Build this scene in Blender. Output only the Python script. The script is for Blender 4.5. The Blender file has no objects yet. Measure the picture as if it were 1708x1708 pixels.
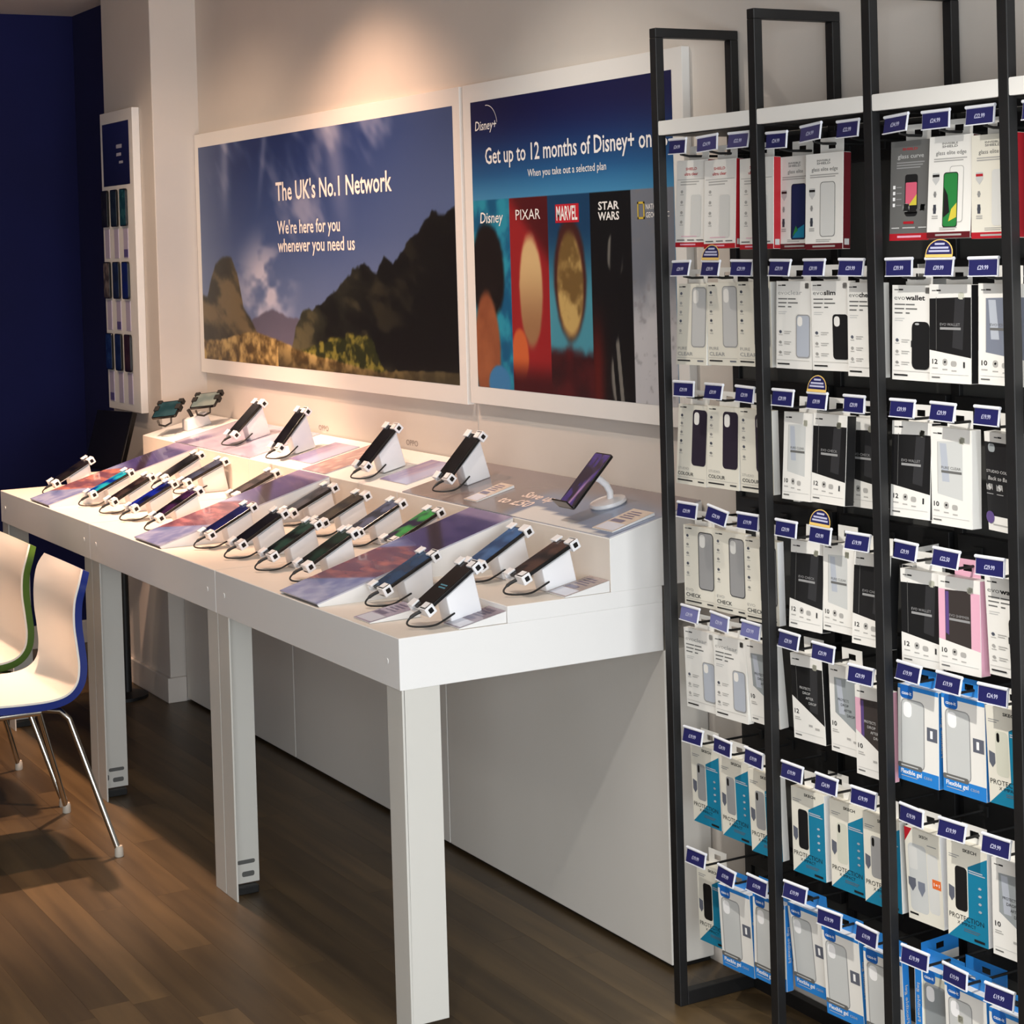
import bpy, bmesh, math, random
import numpy as np
from mathutils import Matrix, Vector, Euler

random.seed(7)
SC = bpy.context.scene
COL = SC.collection
R = math.radians

# ------------------------------------------------------------------ camera
YAW, PITCH, ROLL = R(60.35139), R(-1.43517), R(-1.61017)
cam_d = bpy.data.cameras.new('camera')
cam = bpy.data.objects.new('camera', cam_d)
COL.objects.link(cam)
fw = Vector((-math.sin(YAW) * math.cos(PITCH), math.cos(YAW) * math.cos(PITCH), math.sin(PITCH)))
rt = Vector((math.cos(YAW), math.sin(YAW), 0))
up = rt.cross(fw)
r2 = rt * math.cos(ROLL) + up * math.sin(ROLL)
u2 = up * math.cos(ROLL) - rt * math.sin(ROLL)
m = Matrix((r2, u2, -fw)).transposed().to_4x4()
m.translation = Vector((3.679, -2.464, 1.7))
cam.matrix_world = m
cam_d.sensor_width = 36
cam_d.lens = 36 * 3191.125 / 1708
cam_d.shift_x = 0.5 - 859.723 / 1708
cam_d.shift_y = 489.108 / 1708 - 0.5
cam_d.clip_start = 0.05
SC.camera = cam

# ------------------------------------------------------------------ world, exposure
w = bpy.data.worlds.new('world'); SC.world = w
w.use_nodes = True
w.node_tree.nodes['Background'].inputs[0].default_value = (0.75, 0.85, 1.0, 1)
w.node_tree.nodes['Background'].inputs[1].default_value = 0.6
vs = SC.view_settings
vs.view_transform = 'Standard'; vs.look = 'None'; vs.gamma = 1; vs.use_curve_mapping = False
vs.exposure = 0.0

def light(name, kind, loc, rot, energy, color, **kw):
    d = bpy.data.lights.new(name, kind); d.energy = energy; d.color = color
    for k, v in kw.items(): setattr(d, k, v)
    o = bpy.data.objects.new(name, d); COL.objects.link(o)
    o.location = loc; o.rotation_euler = rot
    return o
# daylight through the shop window in the right-hand wall (x = 4.3)
light('window_daylight', 'AREA', (4.42, -2.05, 1.25), (0, R(90), 0), 195, (0.93, 0.97, 1.0), shape='RECTANGLE', size=1.9, size_y=3.5)
# soft general fill added under the ceiling, without a fixture
light('ceiling_fill_light', 'AREA', (0.6, -3.6, 2.73), (0, 0, 0), 12, (1.0, 0.95, 0.88), shape='RECTANGLE', size=1.2, size_y=0.6)

# ------------------------------------------------------------------ materials
def lin(c):
    c = [x / 255 for x in c]
    return tuple(x / 12.92 if x <= 0.04045 else ((x + 0.055) / 1.055) ** 2.4 for x in c)
MC = {}
def mat(c, rough=0.55, metal=0.0, coat=0.0, spec=0.5, name=None):
    key = (tuple(c), rough, metal, coat, spec)
    if key in MC: return MC[key]
    mt = bpy.data.materials.new(name or 'paint_%d_%d_%d' % tuple(c)); mt.use_nodes = True
    nt = mt.node_tree; b = nt.nodes['Principled BSDF']
    b.inputs['Base Color'].default_value = (*lin(c), 1)
    b.inputs['Roughness'].default_value = rough
    b.inputs['Metallic'].default_value = metal
    b.inputs['Coat Weight'].default_value = coat
    b.inputs['Specular IOR Level'].default_value = spec
    MC[key] = mt
    return mt
def noisy(name, c1, c2, scale=(4, 4, 4), rough=0.6, detail=4, bump=0.0, rough2=None, rnd=0.0):
    mt = bpy.data.materials.new(name); mt.use_nodes = True
    nt = mt.node_tree; N = nt.nodes; L = nt.links; b = N['Principled BSDF']
    tc = N.new('ShaderNodeTexCoord'); mp = N.new('ShaderNodeMapping'); mp.inputs['Scale'].default_value = scale
    L.new(tc.outputs['Object'], mp.inputs['Vector'])
    nz = N.new('ShaderNodeTexNoise'); nz.inputs['Scale'].default_value = 1; nz.inputs['Detail'].default_value = detail
    nz.noise_dimensions = '4D'
    oi = N.new('ShaderNodeObjectInfo'); mu = N.new('ShaderNodeMath'); mu.operation = 'MULTIPLY'; mu.inputs[1].default_value = 37
    L.new(oi.outputs['Random'], mu.inputs[0]); L.new(mu.outputs[0], nz.inputs['W'])
    L.new(mp.outputs[0], nz.inputs['Vector'])
    rp = N.new('ShaderNodeValToRGB')
    rp.color_ramp.elements[0].color = (*lin(c1), 1); rp.color_ramp.elements[1].color = (*lin(c2), 1)
    rp.color_ramp.elements[0].position = 0.3; rp.color_ramp.elements[1].position = 0.7
    L.new(nz.outputs['Fac'], rp.inputs['Fac'])
    out = rp.outputs['Color']
    if rnd:
        hs = N.new('ShaderNodeHueSaturation')
        mr = N.new('ShaderNodeMapRange'); mr.inputs['To Min'].default_value = 1 - rnd; mr.inputs['To Max'].default_value = 1 + rnd
        L.new(oi.outputs['Random'], mr.inputs['Value']); L.new(mr.outputs[0], hs.inputs['Value']); L.new(out, hs.inputs['Color'])
        out = hs.outputs['Color']
    L.new(out, b.inputs['Base Color'])
    b.inputs['Roughness'].default_value = rough
    if bump:
        bp = N.new('ShaderNodeBump'); bp.inputs['Strength'].default_value = bump; bp.inputs['Distance'].default_value = 0.002
        L.new(nz.outputs['Fac'], bp.inputs['Height']); L.new(bp.outputs[0], b.inputs['Normal'])
    return mt
def attr_mat(name, rough=0.35, coat=0.0):
    mt = bpy.data.materials.new(name); mt.use_nodes = True
    nt = mt.node_tree; b = nt.nodes['Principled BSDF']
    a = nt.nodes.new('ShaderNodeAttribute'); a.attribute_name = 'ink'
    nt.links.new(a.outputs['Color'], b.inputs['Base Color'])
    b.inputs['Roughness'].default_value = rough; b.inputs['Coat Weight'].default_value = coat
    return mt
WALL = noisy('white_wall_paint', (206, 199, 191), (212, 205, 197), (3, 3, 3), 0.75, bump=0.05)
NAVY = noisy('navy_wall_paint', (4, 11, 68), (6, 14, 76), (3, 3, 3), 0.9)
CEIL = noisy('ceiling_paint', (206, 200, 194), (212, 206, 200), (3, 3, 3), 0.85)
WOOD = noisy('brown_plank_laminate', (66, 52, 33), (98, 79, 51), (1.5, 22, 1), 0.40, detail=5, bump=0.05, rnd=0.30)
JOINT = mat((58, 45, 30), 0.8)
WHITE = mat((236, 235, 233), 0.5, spec=0.25)
BEIGE = mat((221, 213, 203), 0.45, spec=0.3)
LEGM = mat((208, 206, 199), 0.5, spec=0.3)
LAMI = mat((232, 230, 226), 0.35)
PANELM = noisy('white_panel_board', (224, 221, 214), (230, 227, 221), (2, 2, 2), 0.5)
BLACK = noisy('black_powder_coat', (14, 14, 15), (20, 20, 21), (40, 40, 40), 0.5, bump=0.1)
RACKBACK = noisy('dark_grey_metal_sheet', (62, 62, 60), (70, 70, 68), (5, 5, 5), 0.55)
PLASTW = mat((238, 238, 240), 0.32)
PHK = mat((12, 12, 14), 0.2)
RUBK = mat((20, 20, 20), 0.55)
CHROME = mat((215, 212, 205), 0.12, metal=1.0)
INK = attr_mat('printed_poster_ink', 0.45)
INKG = attr_mat('printed_ink_under_acrylic', 0.22, 0.4)

# ------------------------------------------------------------------ mesh building
def rrect(w_, h_, r, n=4, cx=0, cy=0):
    pts = []
    for sx, sy, a0 in ((1, 1, 0), (-1, 1, 90), (-1, -1, 180), (1, -1, 270)):
        for i in range(n + 1):
            a = R(a0 + 90 * i / n)
            pts.append((cx + sx * (w_ / 2 - r) + r * math.cos(a), cy + sy * (h_ / 2 - r) + r * math.sin(a)))
    return pts
class G:
    def __init__(s): s.v = []; s.f = []; s.m = []
    def add(s, vs_, fs_, m=0):
        o = len(s.v); s.v += [tuple(p) for p in vs_]
        for f in fs_: s.f.append(tuple(i + o for i in f)); s.m.append(m)
        return s
    def box(s, x0, x1, y0, y1, z0, z1, m=0, mx=None):
        s.add([(x0, y0, z0), (x1, y0, z0), (x1, y1, z0), (x0, y1, z0), (x0, y0, z1), (x1, y0, z1), (x1, y1, z1), (x0, y1, z1)],
              [(0, 3, 2, 1), (4, 5, 6, 7), (0, 1, 5, 4), (2, 3, 7, 6), (3, 0, 4, 7)], m)
        s.add([(x1, y0, z0), (x1, y1, z0), (x1, y1, z1), (x1, y0, z1)], [(0, 1, 2, 3)], m if mx is None else mx)
        return s
    def prism(s, pts, t0, t1, axis='x', m=0):      # pts: outline in the other two axes, ccw
        def P(t, a, b): return {'x': (t, a, b), 'y': (a, t, b), 'z': (a, b, t)}[axis]
        n = len(pts)
        vs_ = [P(t0, a, b) for a, b in pts] + [P(t1, a, b) for a, b in pts]
        fs_ = [tuple(range(n - 1, -1, -1)), tuple(range(n, 2 * n))] + [(i, (i + 1) % n, n + (i + 1) % n, n + i) for i in range(n)]
        return s.add(vs_, fs_, m)
    def flat(s, pts, y, m=0):                       # polygon in xz facing -y
        return s.add([(a, y, b) for a, b in pts], [tuple(range(len(pts)))], m)
    def tube(s, pts, r, n=8, m=0, caps=True):
        pts = [Vector(p) for p in pts]; rings = []
        prev = None
        for i, p in enumerate(pts):
            d = (pts[min(i + 1, len(pts) - 1)] - pts[max(i - 1, 0)]).normalized()
            a = prev if prev is not None else (Vector((0, 0, 1)) if abs(d.z) < .9 else Vector((1, 0, 0)))
            a = (a - d * a.dot(d)).normalized(); prev = a
            b = d.cross(a); rr = r[i] if isinstance(r, (list, tuple)) else r
            rings.append([p + (a * math.cos(t) + b * math.sin(t)) * rr for t in [2 * math.pi * k / n for k in range(n)]])
        vs_ = [q for rg in rings for q in rg]; fs_ = []
        for i in range(len(rings) - 1):
            for k in range(n):
                fs_.append((i * n + k, i * n + (k + 1) % n, (i + 1) * n + (k + 1) % n, (i + 1) * n + k))
        if caps: fs_ += [tuple(range(n - 1, -1, -1)), tuple((len(rings) - 1) * n + k for k in range(n))]
        return s.add(vs_, fs_, m)
    def lathe(s, prof, n=20, m=0, c=(0, 0, 0)):
        vs_ = []; fs_ = []
        for r_, z in prof:
            for k in range(n):
                t = 2 * math.pi * k / n; vs_.append((c[0] + r_ * math.cos(t), c[1] + r_ * math.sin(t), c[2] + z))
        for i in range(len(prof) - 1):
            for k in range(n):
                fs_.append((i * n + k, i * n + (k + 1) % n, (i + 1) * n + (k + 1) % n, (i + 1) * n + k))
        fs_ += [tuple(range(n - 1, -1, -1)), tuple((len(prof) - 1) * n + k for k in range(n))]
        return s.add(vs_, fs_, m)
    def mesh(s, me, M, m=0):
        vs_ = [tuple(M @ v.co) for v in me.vertices]; fs_ = [tuple(p.vertices) for p in me.polygons]
        return s.add(vs_, fs_, m)
    def data(s, name, mats, bevel=0, seg=2, smooth=False, merge=False):
        me = bpy.data.meshes.new(name); me.from_pydata(s.v, [], s.f)
        for i, p in enumerate(me.polygons): p.material_index = s.m[i]
        for mt in (mats if isinstance(mats, (list, tuple)) else [mats]): me.materials.append(mt)
        if bevel or merge or smooth:
            bm = bmesh.new(); bm.from_mesh(me)
            bmesh.ops.remove_doubles(bm, verts=bm.verts, dist=1e-5)
            if bevel:
                es = [e for e in bm.edges if len(e.link_faces) == 2 and e.calc_face_angle(0) > 0.5]
                bmesh.ops.bevel(bm, geom=es, offset=bevel, segments=seg, affect='EDGES', profile=0.5)
            if smooth:
                for f in bm.faces: f.smooth = True
            bm.to_mesh(me); bm.free()
            if smooth and hasattr(me, 'set_sharp_from_angle'): me.set_sharp_from_angle(angle=R(40))
        me.update()
        return me
def obj(name, me, parent=None, loc=None, rot=None):
    o = bpy.data.objects.new(name, me); COL.objects.link(o)
    if parent is not None: o.parent = parent
    if loc is not None: o.location = loc
    if rot is not None: o.rotation_euler = rot
    return o
def tag(o, label=None, cat=None, group=None, kind=None):
    if label: o['label'] = label
    if cat: o['category'] = cat
    if group: o['group'] = group
    if kind: o['kind'] = kind
    return o
def thing(name, label, cat, loc=(0, 0, 0), rot=(0, 0, 0), group=None):
    o = bpy.data.objects.new(name, None); COL.objects.link(o); o.empty_display_size = 0.05
    o.location = loc; o.rotation_euler = rot
    return tag(o, label, cat, group)
def struct(name, g, mats, bevel=0):
    return tag(obj(name, g.data(name, mats, bevel)), kind='structure')
TC = {}
def text_mesh(body, bold=0.0, spacing=1.0):
    k = (body, bold, spacing)
    if k not in TC:
        c = bpy.data.curves.new('lettering', 'FONT'); c.body = body; c.resolution_u = 2; c.size = 1; c.offset = bold
        c.space_character = spacing
        o = bpy.data.objects.new('lettering', c); COL.objects.link(o)
        bpy.context.view_layer.update()
        me = bpy.data.meshes.new_from_object(o.evaluated_get(bpy.context.evaluated_depsgraph_get()))
        bpy.data.objects.remove(o); bpy.data.curves.remove(c)
        xs = [v.co.x for v in me.vertices]
        x0 = min(xs); x1 = max(xs)
        for v in me.vertices: v.co.x -= x0
        TC[k] = (me, x1 - x0)
    return TC[k]
def put_text(g, body, x, z, h, y, width=None, bold=0.0, m=0, shear=0.0, spacing=1.0):
    """upright lettering in the xz plane facing -y; h = cap height, width = total width"""
    me, wd = text_mesh(body, bold, spacing)
    s = h / 0.70
    sx = width / wd if width else s
    M = Matrix(((sx, s * shear, 0, x), (0, 0, 0, y), (0, s, 0, z), (0, 0, 0, 1)))
    return g.mesh(me, M, m)
ORD = ['', 'first', 'second', 'third', 'fourth', 'fifth', 'sixth', 'seventh', 'eighth', 'ninth', 'tenth', 'eleventh', 'twelfth']

# painted print: a fine grid whose point colours are computed, in xz facing -y
_rng = np.random.default_rng(5)
def vnoise(x, y, fx, fy, seed):
    rg = np.random.default_rng(seed); n = 64
    t = rg.random((n, n))
    X = x * fx; Y = y * fy
    xi = np.floor(X).astype(int); yi = np.floor(Y).astype(int); a = X - xi; b = Y - yi
    a = a * a * (3 - 2 * a); b = b * b * (3 - 2 * b)
    g_ = lambda i, j: t[i % n, j % n]
    return (g_(xi, yi) * (1 - a) + g_(xi + 1, yi) * a) * (1 - b) + (g_(xi, yi + 1) * (1 - a) + g_(xi + 1, yi + 1) * a) * b
def fbm(x, y, fx, fy, seed, o=4):
    s = 0; a = 1; tt = 0
    for i in range(o):
        s = s + a * vnoise(x, y, fx * 2 ** i, fy * 2 ** i, seed + i); tt += a; a *= 0.5
    return s / tt
def srgb2lin(a):
    a = np.clip(a, 0, 255) / 255
    return np.where(a <= 0.04045, a / 12.92, ((a + 0.055) / 1.055) ** 2.4)
def painted(name, nx, nz, paint, place, mt):
    """paint(u,v)->rgb 0..255 arrays; place(u,v)->xyz arrays; u,v in 0..1"""
    u, v = np.meshgrid(np.linspace(0, 1, nx), np.linspace(0, 1, nz))
    P = np.stack(place(u, v), -1).reshape(-1, 3)
    C_ = srgb2lin(np.stack(paint(u, v), -1).reshape(-1, 3))
    me = bpy.data.meshes.new(name)
    i = np.arange((nz - 1) * nx).reshape(nz - 1, nx)[:, :-1].ravel()
    f = np.stack([i, i + 1, i + 1 + nx, i + nx], -1)
    me.from_pydata(P.tolist(), [], f.tolist())
    at = me.color_attributes.new('ink', 'FLOAT_COLOR', 'POINT')
    at.data.foreach_set('color', np.concatenate([C_, np.ones((len(C_), 1))], 1).astype(np.float32).ravel())
    me.materials.append(mt); me.update()
    return me
def mix(a, b, t): return [x * (1 - t) + y * t for x, y in zip(a, b)]
def sstep(e0, e1, x):
    t = np.clip((x - e0) / (e1 - e0), 0, 1); return t * t * (3 - 2 * t)

# ================================================================== setting
H = 2.76
fl = struct('floor', G().box(-4.75, 4.45, -5.65, 0.3, -0.06, -0.004), JOINT)
PW, gap = 0.096, 0.0004
row = 0; y = 0.121
while y > -2.6:
    x = -4.6 - random.random() * 1.1
    while x < 1.7:
        L_ = random.choice((0.8, 0.95, 1.15))
        x0 = max(x, -4.6); x1 = min(x + L_, 1.7)
        if x1 - x0 > 0.05:
            obj('plank', G().box(-(x1 - x0) / 2 + gap / 2, (x1 - x0) / 2 - gap / 2, -PW / 2 + gap / 2, PW / 2 - gap / 2, -0.006, 0).data('plank', WOOD),
                fl, ((x0 + x1) / 2, y - PW / 2, 0))
        x += L_
    y -= PW
struct('floor_far_boards', G().box(-4.6, 4.3, -5.6, y + 0.0005, -0.006, 0).box(1.7005, 4.3, y + 0.0005, 0.121, -0.006, 0), WOOD)
struct('ceiling', G().box(-4.75, 4.45, -5.65, 0.3, H, H + 0.1), CEIL)
struct('wall_back', G().box(-3.275, 4.45, 0.123, 0.3, -0.004, H), WALL)
struct('wall_back_pier', G().box(-3.86, -3.275, -0.06, 0.3, -0.004, H), WALL, 0.004)
struct('wall_back_navy', G().box(-4.6, -3.86, 0.047, 0.3, -0.004, H), NAVY)
struct('wall_left', G().box(-4.75, -4.6, -5.65, 0.3, -0.004, H), NAVY)
struct('wall_front', G().box(-4.6, 4.45, -5.65, -5.5, -0.004, H), WALL)
g = G()
g.box(4.3, 4.45, -5.5, 0.123, -0.004, 0.28); g.box(4.3, 4.45, -5.5, 0.123, 2.62, H)
g.box(4.3, 4.45, -5.5, -4.9, 0.28, 2.62); g.box(4.3, 4.45, -0.2, 0.123, 0.28, 2.62)
struct('wall_right', g, WALL)
g = G()
for a in (-4.9, -3.33, -1.78, -0.25): g.box(4.32, 4.4, a, a + 0.05, 0.28, 2.62)
g.box(4.32, 4.4, -4.9, -0.2, 0.28, 0.33); g.box(4.32, 4.4, -4.9, -0.2, 2.57, 2.62)
struct('window_1', g, mat((60, 62, 64), 0.5))
SK = mat((214, 206, 198), 0.45)
struct('baseboard_left', G().box(-4.6, -4.585, -5.5, 0.047, 0, 0.1), SK, 0.003)
struct('baseboard_back', G().box(-3.86, -3.27, -0.075, -0.06, 0, 0.095), SK, 0.003)
struct('baseboard_return', G().box(-3.275, -3.262, -0.075, 0.0, 0, 0.095), SK, 0.003)
struct('trim_1', G().box(-1.103, -1.098, 0.1215, 0.1229, 1.06, 1.26), mat((196, 190, 184), 0.7))

def downlight(label, x, y, energy, tilt, spot, blend=0.6, color=(1.0, 0.62, 0.42)):
    t = thing('downlight', label, 'downlight', (x, y, H), group='recessed ceiling downlights')
    obj('trim_ring', G().lathe([(0.058, 0), (0.058, -0.006), (0.05, -0.010), (0.043, -0.006), (0.043, 0)], 24).data('trim_ring', WHITE, smooth=True), t)
    lm = mat((255, 226, 190), 0.4)
    obj('lamp_face', G().lathe([(0.043, -0.0005), (0.043, -0.0035)], 20).data('lamp_face', lm), t)
    d = bpy.data.lights.new('downlight_lamp', 'SPOT'); d.energy = energy; d.color = color; d.spot_size = R(spot); d.spot_blend = blend
    d.shadow_soft_size = 0.035
    o = bpy.data.objects.new('downlight_lamp', d); COL.objects.link(o); o.parent = t
    o.location = (0, 0, -0.02); o.rotation_euler = (R(tilt[0]), R(tilt[1]), 0)
    return t
downlight('warm recessed downlight nearest the landscape poster', -1.72, -0.56, 114, (14, 0), 112, 0.95)
downlight('warm recessed downlight above the white shell chairs', -2.45, -0.75, 370, (1, 0), 70, 0.6)
downlight('added warm fill lamp further out over the shop floor', -2.9, -1.2, 22, (28, 0), 110, 0.9, (1.0, 0.74, 0.50))  # wide fill aimed at the wall, added to raise the warm ambient
downlight('neutral recessed downlight above the near end of the table', -0.40, -0.80, 54, (26, 0), 92, 0.95, (1.0, 0.90, 0.79))
downlight('neutral recessed downlight in front of the accessory rack', 1.5, -1.7, 235, (34, 0), 74, 0.9, (1.0, 0.95, 0.88))
downlight('added warm fill lamp over the far end of the table', -2.75, -0.85, 40, (24, 0), 112, 0.95, (1.0, 0.70, 0.50))  # extra lamp added to brighten the upper wall at the far end

# ================================================================== lower panels behind the table
for i, (a, b, lb) in enumerate(((-3.262, -2.219, 'white base panel under the table at its far navy-wall end'), (-2.215, -1.111, 'white base panel under the middle of the phone table'),
                                (-1.107, 0.0, 'large white base panel under the near end of the phone table'))):
    t = thing('base_panel', lb, 'panel', ((a + b) / 2, 0.06, 0), group='white panels along the wall under the table')
    hw = (b - a) / 2
    obj('board', G().box(-hw, hw, -0.06, 0.06, 0.012, 0.75).data('board', PANELM, 0.002), t)
    obj('plinth', G().box(-hw + 0.005, hw - 0.01, -0.045, 0.055, 0, 0.012).data('plinth', RUBK), t)

# ================================================================== posters
def words(name, body, x, z, h_, y_, width, bold, mt, parent):
    _, full = text_mesh(body, bold); k = width / full; pos = 0
    ws = body.split(' ')
    for i, w_ in enumerate(ws):
        pre = ' '.join(ws[:i + 1]); _, wp = text_mesh(pre, bold); _, ww = text_mesh(w_, bold)
        g_ = G(); put_text(g_, w_, x + (wp - ww) * k, z, h_, y_, ww * k, bold); obj(name, g_.data(name, mt), parent)
PY = 0.100
def poster(label, x0, x1, z0, z1, ix0, ix1, iz0, iz1, paint, nx, nz):
    t = thing('wall_poster', label, 'poster', ((x0 + x1) / 2, 0.123, z0), group='wall posters above the phone table')
    cx = (x0 + x1) / 2
    obj('backing_board', G().box(x0 - cx, x1 - cx, PY - 0.123 + 0.0006, -0.0004, 0, z1 - z0).data('backing_board', LAMI, 0.001), t)
    me = painted('printed_sheet', nx, nz, paint, lambda u, v: (ix0 - cx + u * (ix1 - ix0), 0 * u + PY - 0.123, iz0 - z0 + v * (iz1 - iz0)), INK)
    obj('printed_sheet', me, t)
    return t, cx, z0
def paint_land(u, v):
    sky = mix((84, 104, 150), (24, 44, 98), np.clip((v - .25) / .7, 0, 1) ** 1.2)
    sky = mix(sky, (118, 136, 168), np.clip(1 - np.abs(u - 1.02) / .42, 0, 1) * .42 + np.clip(1 - u / .17, 0, 1) * .5)
    sky = mix(sky, (134, 146, 176), np.clip(.55 - v, 0, 1) * .95)
    cl = sstep(.56, .85, fbm(u * 1.2 + v * .35, v * .6, 7, 5, 3)) * .5
    st1 = np.exp(-((u - .60 - (.9 - v) * .10) / .035) ** 2) * sstep(.45, .95, v) * .35
    st2 = np.exp(-((u - .13 + (.9 - v) * .02) / .02) ** 2) * sstep(.55, .9, v) * .35
    st3 = np.exp(-((u - .295 + (v - .8) * -.12) / .012) ** 2) * sstep(.62, .95, v) * .25
    pl = sstep(.2, .0, np.hypot((u - .30) / .9, (v - .34) * .62)) * sstep(.4, .62, fbm(u, v, 9, 7, 21)) * 1.0
    c = mix(sky, (208, 205, 222), np.clip(cl + st1 + st2 + st3 + pl, 0, .85))
    n1 = fbm(u, v, 22, 10, 31); n2 = fbm(u, v, 60, 30, 41); n3 = fbm(u + .3 * v, v, 14, 9, 45, 5)
    # far ridge between the rocks
    h0 = .205 + .05 * np.sin(u * 23) * .5 + .05 * (fbm(u, v * 0, 16, 1, 51) - .3)
    k = sstep(h0 + .008, h0 - .008, v); c = mix(c, (92, 90, 110), k * ((u > .24) & (u < .55)))
    # left rock
    hl = np.interp(u, [0, .025, .04, .07, .11, .15, .175, .20, .23, .27, .29], [.30, .29, .36, .44, .48, .47, .40, .25, .21, .12, .0]) + .03 * (n1 - .5)
    k = sstep(hl + .012, hl - .012, v); c = mix(c, mix((44, 42, 32), (112, 98, 70), sstep(.38, .68, n3)), k)
    # right mountains
    hr = np.interp(u, [.40, .43, .46, .50, .55, .60, .66, .70, .745, .77, .80, .84, .88, .93, .97, 1.0],
                   [.02, .18, .24, .255, .30, .33, .415, .43, .40, .47, .44, .50, .55, .62, .60, .64]) + .05 * (n1 - .5) + .025 * (n2 - .5)
    k = sstep(hr + .008, hr - .008, v)
    dark = mix((48, 50, 38), (9, 11, 10), np.clip((u - .48) * 3.0 + (hr - v) * 1.2, 0, 1))
    dark = mix(dark, (112, 104, 74), sstep(.50, .66, n3) * np.clip(1.0 - u, 0, 1) * 1.1); dark = mix(dark, (6, 7, 7), sstep(.5, .3, n3) * .7)
    c = mix(c, dark, k)
    # green slope in the middle
    hg = np.interp(u, [.42, .5, .58, .66, .72, .76], [.06, .10, .14, .16, .15, .02]) + .03 * (n2 - .5)
    k = sstep(hg + .01, hg - .01, v) * (u > .42); c = mix(c, mix((38, 44, 18), (128, 122, 52), sstep(.4, .72, n2)), k)
    # sandy ground
    hs = np.interp(u, [0, .1, .2, .27, .35, .42, .5, .58, .66, .75, .85, 1.0], [.09, .10, .135, .14, .115, .085, .06, .05, .03, .018, .035, .045]) + .012 * (n2 - .5)
    k = sstep(hs + .006, hs - .006, v)
    sand = mix((74, 58, 30), (186, 160, 102), sstep(.3, .7, n2 * .6 + n1 * .4)); sand = mix(sand, (28, 27, 20), np.clip((hs - v) * 7, 0, .8) * (u > .35)); sand = mix(sand, (58, 54, 38), np.clip((u - .55) * 2.2, 0, .8))
    return mix(c, sand, k)
pt, cx, pz = poster('wide landscape poster with blue sky, dark mountains and white lettering', -3.27, -1.119, 1.250, 2.154, -3.228, -1.162, 1.303, 2.103, paint_land, 430, 190)
PRW = mat((240, 236, 232), 0.5)
words('headline_word', "The UK's No.1 Network", -2.478 - cx, 1.877 - pz, 0.063, PY - 0.124, 0.912, 0.016, PRW, pt)
words('subtitle_word', "We're here for you", -2.474 - cx, 1.762 - pz, 0.045, PY - 0.124, 0.52, 0.014, PRW, pt)
words('subtitle_word', "whenever you need us", -2.474 - cx, 1.700 - pz, 0.045, PY - 0.124, 0.63, 0.014, PRW, pt)

STRIPS = [0, .205, .41, .62, .81, 1.0]
def paint_stream(u, v):
    top = mix((44, 118, 168), (14, 18, 66), sstep(.60, .98, v)); top = mix(top, (110, 170, 200), np.clip((.74 - v) * 4.2, 0, .55))
    n1 = fbm(u, v, 18, 14, 61); n2 = fbm(u, v, 50, 40, 71)
    c = top
    def col(i, cc):
        nonlocal c
        k = ((u >= STRIPS[i]) & (u < STRIPS[i + 1]) & (v < .653)).astype(float); c = mix(c, cc, k)
    L = lambda i: (u - STRIPS[i]) / (STRIPS[i + 1] - STRIPS[i])
    # sea-blue strip with a dark and a tan shape
    def ell(s, cs, cv, rs, rv, e=.12): return sstep(1 + e, 1 - e, np.hypot((s - cs) / rs, (v - cv) / rv) + .12 * (n1 - .5))
    s = L(0); a = mix((16, 84, 124), (40, 140, 166), sstep(.3, .7, n1)); a = mix(a, (22, 17, 15), ell(s, .36, .40, .46, .17)); a = mix(a, mix((120, 66, 42), (160, 96, 62), n1), ell(s, .30, .13, .36, .20))
    a = mix(a, (60, 120, 170), ell(s, .62, .02, .3, .06)); col(0, a)
    # red strip with a plain cream oval
    s = L(1); a = mix((146, 32, 34), (78, 18, 20), sstep(-.05, .05, v + .22 * s - .66)); a = mix(a, mix((150, 110, 76), (206, 174, 124), sstep(.2, .45, v)), ell(s, .52, .34, .30, .19)); a = mix(a, (196, 96, 52), ell(s, .20, .12, .22, .09)); col(1, mix(a, (66, 14, 18), sstep(.12, .02, v)))
    # teal strip with a plain gold oval over dark red
    s = L(2); a = mix((20, 58, 92), (70, 140, 158), sstep(.56, .30, v)); a = mix(a, (66, 30, 26), ell(s, .5, .38, .38, .20)); a = mix(a, mix((110, 84, 44), (188, 158, 96), sstep(.35, .65, n1)), ell(s, .5, .36, .31, .17)); a = mix(a, mix((92, 22, 24), (34, 12, 16), n1), sstep(.20, .15, v + .05 * n1)); col(2, a)
    # black strip with red and grey streaks
    s = L(3); a = mix((12, 12, 13), (84, 18, 14), np.exp(-((s - .10) / .2) ** 2) * sstep(.36, .1, v)); a = mix(a, (170, 164, 154), sstep(.5, .7, vnoise(s - v * .5, v, 9, 1.2, 81)) * ell(s, .62, .46, .22, .07) * .9); a = mix(a, (140, 136, 128), sstep(.55, .75, vnoise(s + v * .5, v, 10, 1.2, 83)) * ell(s, .70, .08, .26, .12) * .8); col(3, a)
    # grey snowy strip
    a = mix((112, 116, 126), (188, 188, 192), sstep(.48, .28, v + .12 * n1)); col(4, mix(a, (120, 118, 122), sstep(.6, .8, n2) * .5))
    return c
pt, cx, pz = poster('tall streaming-offer poster with blue top and five coloured strips', -1.099, -0.012, 1.257, 2.154, -1.052, -0.056, 1.306, 2.103, paint_stream, 300, 240)
ty = PY - 0.124
words('headline_word', "Get up to 12 months of Disney+ on us", -0.972 - cx, 1.927 - pz, 0.045, ty, 0.895, 0.012, PRW, pt)
words('subtitle_word', "When you take out a selected plan", -0.740 - cx, 1.882 - pz, 0.020, ty, 0.39, 0.004, PRW, pt)
g = G(); put_text(g, "Disney+", -1.026 - cx, 2.022 - pz, 0.026, ty, 0.12, 0.008, shear=0.15)
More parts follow.
